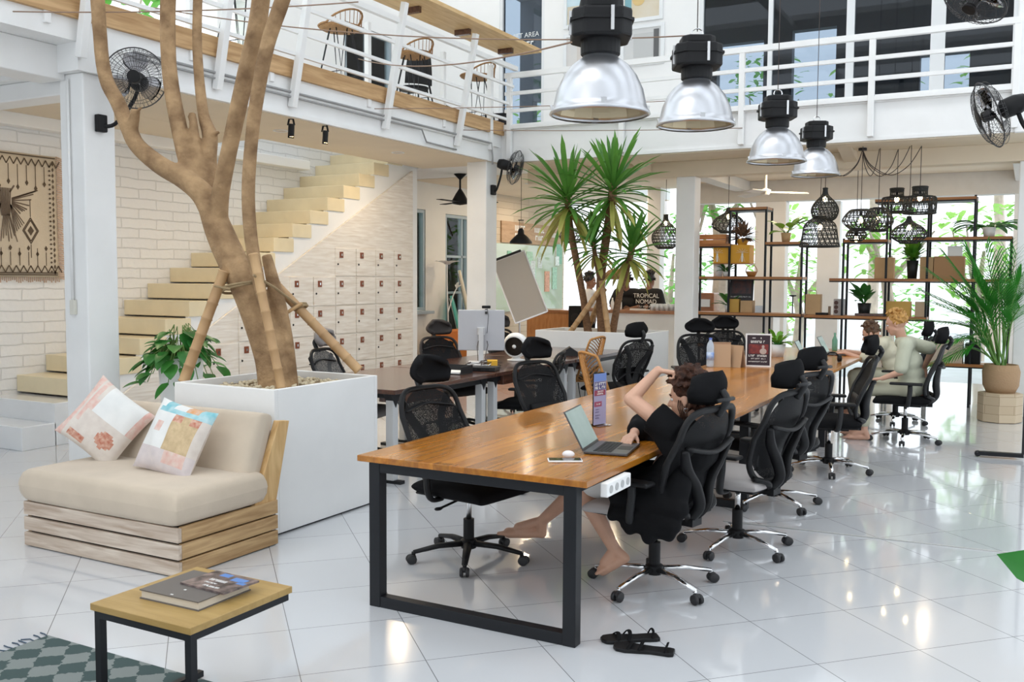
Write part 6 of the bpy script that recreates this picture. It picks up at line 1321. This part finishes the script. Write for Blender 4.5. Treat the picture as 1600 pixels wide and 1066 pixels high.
conduit('upper grey conduit running along the left gallery fascia', [(-6.655, 5.6, 3.49), (-6.655, 11.2, 3.49), (-6.655, 11.62, 3.49), (-6.655, 11.66, 3.3), (-6.655, 11.66, 3.2)], .013, M['grey_conduit'])
conduit('lower grey conduit running along the left gallery fascia', [(-6.655, 5.6, 3.44), (-6.655, 9.9, 3.44), (-6.655, 10.0, 3.3), (-6.655, 10.7, 3.29)], .011, M['grey_conduit'])
conduit('grey conduit running down the front of the left column', [(-6.9, 5.15, 3.2), (-6.9, 5.15, 1.42)], .012, M['white'])
t = thing('switch_box', 'small pale switch box at the foot of the column conduit', 'switch', (-6.9, 5.155, 1.36)); MB().bx(-.03, .03, -.015, .014, -.06, .06).build('plate', mat('pale_plastic', (.7, .68, .6), .5), t, bevel=.004)
def wire(label, a, b, sag): conduit(label, [tuple(Vector(a).lerp(Vector(b), k/14) - Vector((0, 0, sag*4*(k/14)*(1-k/14)))) for k in range(15)], .005, M['string'], 'hanging_wire', 'wire')
wire('brown wire strung from the left gallery to the second pendant', tuple(gx(240, 12, -6.6)), tuple(gx(1090, 55, -2.15)), .12)
wire('brown wire strung across at lamp shade height', tuple(gx(560, 92, -6.5)), tuple(gx(893, 66, -2.15)), .1)
wire('lower brown wire strung from the gallery fascia to the back railing', tuple(gx(585, 170, -6.6)), tuple(gy(1040, 158, 11.9)), .02)
wire('lowest thin wire strung from the left fascia toward the back fascia', tuple(gx(720, 203, -6.62)), tuple(gy(1160, 200, 11.92)), .02)
wire('thin wire strung across the top left corner', tuple(gx(20, 18, -6.6)), tuple(gx(560, 3, -4.5)), .03)
# ================================================================== TAPESTRY
M['tap'] = mat('tapestry_cloth', (.58, .49, .37), .95, var=.05, vs=5, bump=.2, bs=180); M['ink'] = mat('tapestry_ink', (.10, .07, .045), .95)
t = thing('tapestry', 'beige woven tapestry with an eagle motif hanging on the white brick wall', 'tapestry', (-9.13, 6.0, 1.6)); w, h = 1.3, 1.27
rows = [[(.006+.006*sin(9*u+v*3), -w/2-.0+w*u, h*v) for u in [k/20 for k in range(21)]] for v in [k/12 for k in range(13)]]; MB().sheet(rows).build('cloth', M['tap'], t, smooth=True, sol=.006)
k_ = MB(); D = lambda y, z, a=.02, b=.02: k_.prism([(0, -b), (a, 0), (0, b), (-a, 0)], (.016, y, z), (0, 1, 0), (0, 0, 1), (1, 0, 0), .003); ln = lambda p, q, th=.008: k_.bar((.0175, p[0], p[1]), (.0175, q[0], q[1]), .003, th, (0, 1, 0) if abs(q[0]-p[0]) < abs(q[1]-p[1]) else (0, 0, 1))
for i in range(16):
    y = -.6 + .08*i
    for zz, s in ((h-.05, -1), (.05, 1)): ln((y, zz), (y+.04, zz+s*.07), .01); ln((y+.04, zz+s*.07), (y+.08, zz), .01)
for zz in (h-.02, .025, .045): ln((-.63, zz), (.63, zz), .012)
for i in range(24): D(.56, .06+.048*i, .014, .012)
for zz in range(20): D(.6, .05+.06*zz, .012, .025)
for i in range(11):
    y = -.5+.1*i; ln((y, h-.12), (y, h-.28-.05*(i % 2)), .006); D(y, h-.3-.05*(i % 2), .018, .03); ln((y, .12), (y, .26+.04*(i % 2)), .006); D(y, .3-.06*(i % 2), .018, .028)
for yy in (.33, -.33):
    for a in (.11, .09): 
        for (p, q) in (((yy, .48+a*1.2), (yy+a*.8, .48)), ((yy+a*.8, .48), (yy, .48-a*1.2)), ((yy, .48-a*1.2), (yy-a*.8, .48)), ((yy-a*.8, .48), (yy, .48+a*1.2))): ln(p, q, .01)
    D(yy, .48, .035, .05); ln((yy, .62), (yy, .8), .006); ln((yy, .34), (yy, .2), .006)
k_.build('border_motifs', M['ink'], t); k_ = MB(); r = random.Random(12); D = lambda y, z, a=.02, b=.02: k_.prism([(0, -b), (a, 0), (0, b), (-a, 0)], (.016, y, z), (0, 1, 0), (0, 0, 1), (1, 0, 0), .003)
ln = lambda p, q, th=.008: k_.bar((.0175, p[0], p[1]), (.0175, q[0], q[1]), .003, th, (0, 1, 0) if abs(q[0]-p[0]) < abs(q[1]-p[1]) else (0, 0, 1)); ey = .06
for s in (-1, 1):
    for i in range(9): ln((ey+s*.07, .8-.008*i), (ey+s*(.36-.025*i), .9+.03*sin(i)-.035*i), .012)
    for i in range(6): ln((ey+s*.05, .74), (ey+s*(.2-.02*i), .55-.02*i), .008)
    ln((ey+s*.05, .86), (ey+s*.1, .93), .016)
for i in range(8): ln((ey-.06+.017*i, .9), (ey-.04+.012*i, .62), .009)
for i in range(7): ln((ey-.02+.01*i, .64), (ey-.06+.03*i, .36+.03*(i % 3)), .007)
k_.build('eagle_motif', mat('eagle_ink', (.14, .10, .07), .95), t); mb = MB()
for i in range(60): z = h*i/59; mb.bar((.008, w/2, z), (.012, w/2+r.uniform(.05, .09), z-.02), .006, .012)
for i in range(60): y = -w/2 + w*i/59; mb.bar((.008, y, 0), (.01, y, -r.uniform(.03, .06)), .006, .01)
mb.build('fringe', mat('fringe_sand', (.55, .38, .27), .95), t)
# ================================================================== GALLERY FURNITURE
M['counter_ply'] = wood('counter_plywood', (.58, .36, .15), (.76, .54, .28), 2, (10, 1.2, 10), .5)
t = thing('bar_ledge', 'long plywood bar ledge fixed along the left gallery railing', 'counter', (-6.5, 10.5, 4.83)); MB().bx(-.33, .25, -2.2, 1.85, 0, .05).build('plank', M['counter_ply'], t, bevel=.004)
for y in (-2.0, -.9, .25, 1.4): MB().bx(-.2, .02, y-.03, y+.03, -.07, -.0005).build('bracket', M['walnut'], t)
M['stool_rattan'] = mat('stool_rattan', (.42, .23, .09), .7, col2=(.26, .13, .05), vs=40, bump=.3, bs=90)
def stool(label, x, y, rz):
    t = thing('bar_stool', label, 'stool', (x, y, 3.78), rad(rz), 'rattan bar stools on the gallery'); t.scale = (1.25, 1.25, 1); hs = .72
    MB().lathe([(0, hs-.02), (.17, hs-.02), (.2, hs), (.19, hs+.02), (0, hs+.01)], 22).build('seat', M['stool_rattan'], t, smooth=True); mb = MB()
    rim = [(.2*cos(a), .2*sin(a), hs + .02 + .16*max(0, -cos(a))**.8) for a in [2*pi*k/28 for k in range(28)]]; mb.tube(rim, .011, 6, closed=True)
    for k in range(28): a = 2*pi*k/28; mb.tube([(.19*cos(a), .19*sin(a), hs), rim[k]], .004, 4)
    mb.build('back_rim', M['stool_rattan'], t)
    for k in range(4): a = pi/4 + pi/2*k; c, s = cos(a), sin(a); MB().tube([(.1*c-.05*s, .1*s+.05*c, hs-.02), (.22*c, .22*s, .006), (.1*c+.05*s, .1*s-.05*c, hs-.02)], .006, 6).build('leg', M['black_steel'], t)
    MB().tube([(.18*cos(pi/4+pi/2*k), .18*sin(pi/4+pi/2*k), .2) for k in range(4)], .005, 5, closed=True).build('footrest', M['black_steel'], t); return t
stool('rattan bar stool on the gallery right of the bare branches', -7.15, 8.95, 180); stool('rattan bar stool on the gallery in the middle, beside the dark chair', -7.15, 10.45, 178); stool('rattan bar stool on the gallery nearest the corner', -7.1, 12.0, 182); stool('rattan bar stool on the gallery behind the bare branches', -7.15, 7.35, 180)
t = thing('gallery_chair', 'dark round backed chair on the gallery beyond the middle stool', 'chair', (-7.6, 11.1, 3.78), rad(150)); MB().lathe([(0, .42), (.2, .42), (.21, .46), (0, .47)], 20).build('seat', M['black_plastic'], t); mb = MB(); mb.sheet([[(-.2-.04*v+.06*u*u, .2*u*(1-.25*v*v), .48+.45*v) for u in (-1, -.6, -.2, .2, .6, 1)] for v in (0, .3, .6, .85, 1)]); mb.build('backrest', M['grey_plastic'], t, smooth=True, sol=.03)
for sx_ in (-1, 1):
    for sy_ in (-1, 1): MB().tube([(sx_*.14, sy_*.14, .42), (sx_*.18, sy_*.18, .0)], .012, 6).build('leg', M['black_steel'], t)
t = thing('equipment_case', 'black equipment case on the gallery floor below the dark chair', 'case', (-7.7, 11.9, 3.78), .2); MB().bx(-.2, .2, -.3, .3, 0, .32).build('shell', M['black_plastic'], t, bevel=.015); MB().bx(.2, .206, -.12, .12, .06, .1).build('label_strip', M['paper'], t)
t = thing('amplifier', 'black amplifier box with white mark on the gallery corner', 'amplifier', (-7.15, 12.7, 3.78), .1); MB().bx(-.17, .17, -.14, .14, 0, .3).build('cabinet', M['black_plastic'], t, bevel=.01); MB().bx(-.06, .06, -.145, -.14, .19, .24).build('badge', M['paper'], t)
# pictures on the upper wall
def picture(label, x0, x1, z0, z1, c1, c2, extra):
    t = thing('picture', label, 'picture', ((x0+x1)/2, 13.285, (z0+z1)/2)); w, h = (x1-x0)/2, (z1-z0)/2; f = MB(); f.bx(-w, w, -.02, .012, h-.05, h).bx(-w, w, -.02, .012, -h, -h+.05).bx(-w, -w+.05, -.02, .012, -h+.05, h-.05).bx(w-.05, w, -.02, .012, -h+.05, h-.05); f.build('frame', M['whiteframe'], t)
    p = MB().bx(-w+.05, w-.05, -.006, .0, -h+.05, h-.05).build('print', mat('print_ground', c1, .6, col2=c2, vs=3), t); extra(p, w, h); return t
PM = lambda c: mat('print_ink', c, .6)
def ex1(p, w, h): MB().bx(-w+.06, w-.06, -.009, -.006, -h+.06, -h*.3).build('beach_band', PM((.62, .55, .42)), p); MB().ell((.1, -.009, -.2), (.09, .002, .12), 12).build('palm_tuft', PM((.2, .33, .3)), p)
def ex2(p, w, h): MB().bx(-w+.06, -w+.16, -.009, -.006, -h+.06, h-.06).build('teal_strip', PM((.2, .4, .45)), p); MB().ell((w*.45, -.009, -.05), (.11, .002, .13), 12).build('tree_blob', PM((.5, .36, .1)), p); MB().ell((-.05, -.009, -.15), (.1, .002, .1), 12).build('sand_blob', PM((.7, .5, .22)), p)
def ex3(p, w, h): MB().bx(w-.16, w-.08, -.009, -.006, -h+.06, h-.08).build('dark_strip', PM((.12, .12, .12)), p); MB().bx(-w+.2, w-.17, -.009, -.006, -h+.12, h-.12).build('grey_field', PM((.55, .55, .54)), p)
picture('white framed seaside print, upper left of four on the upper wall', -6.35, -5.5, 5.38, 6.3, (.5, .68, .75), (.66, .75, .78), ex1); picture('white framed print with golden tree, upper right of four on the upper wall', -5.42, -4.78, 5.35, 6.3, (.68, .58, .42), (.72, .66, .55), ex2)
picture('white framed grey print, lower right of four on the upper wall', -5.42, -4.75, 4.72, 5.3, (.68, .67, .65), (.6, .6, .6), ex3); picture('white framed pale print, lower left of four on the upper wall', -6.35, -5.5, 4.72, 5.3, (.74, .70, .66), (.66, .64, .62), lambda p, w, h: MB().bx(-.2, .15, -.009, -.006, -.15, .12).build('pale_field', PM((.66, .6, .55)), p))
qz = gy(816, 56, 13.33); text('lettering', 'QUIET AREA', .105, tuple(qz), (pi/2, 0, 0), M['paper'], bpy.data.objects['door_1']); scrawl(bpy.data.objects['door_1'], [(qz.x-.13, qz.x+.23, qz.z-.17, .075)], M['paper'], Matrix.Translation((0, 13.33, 0)), 10)
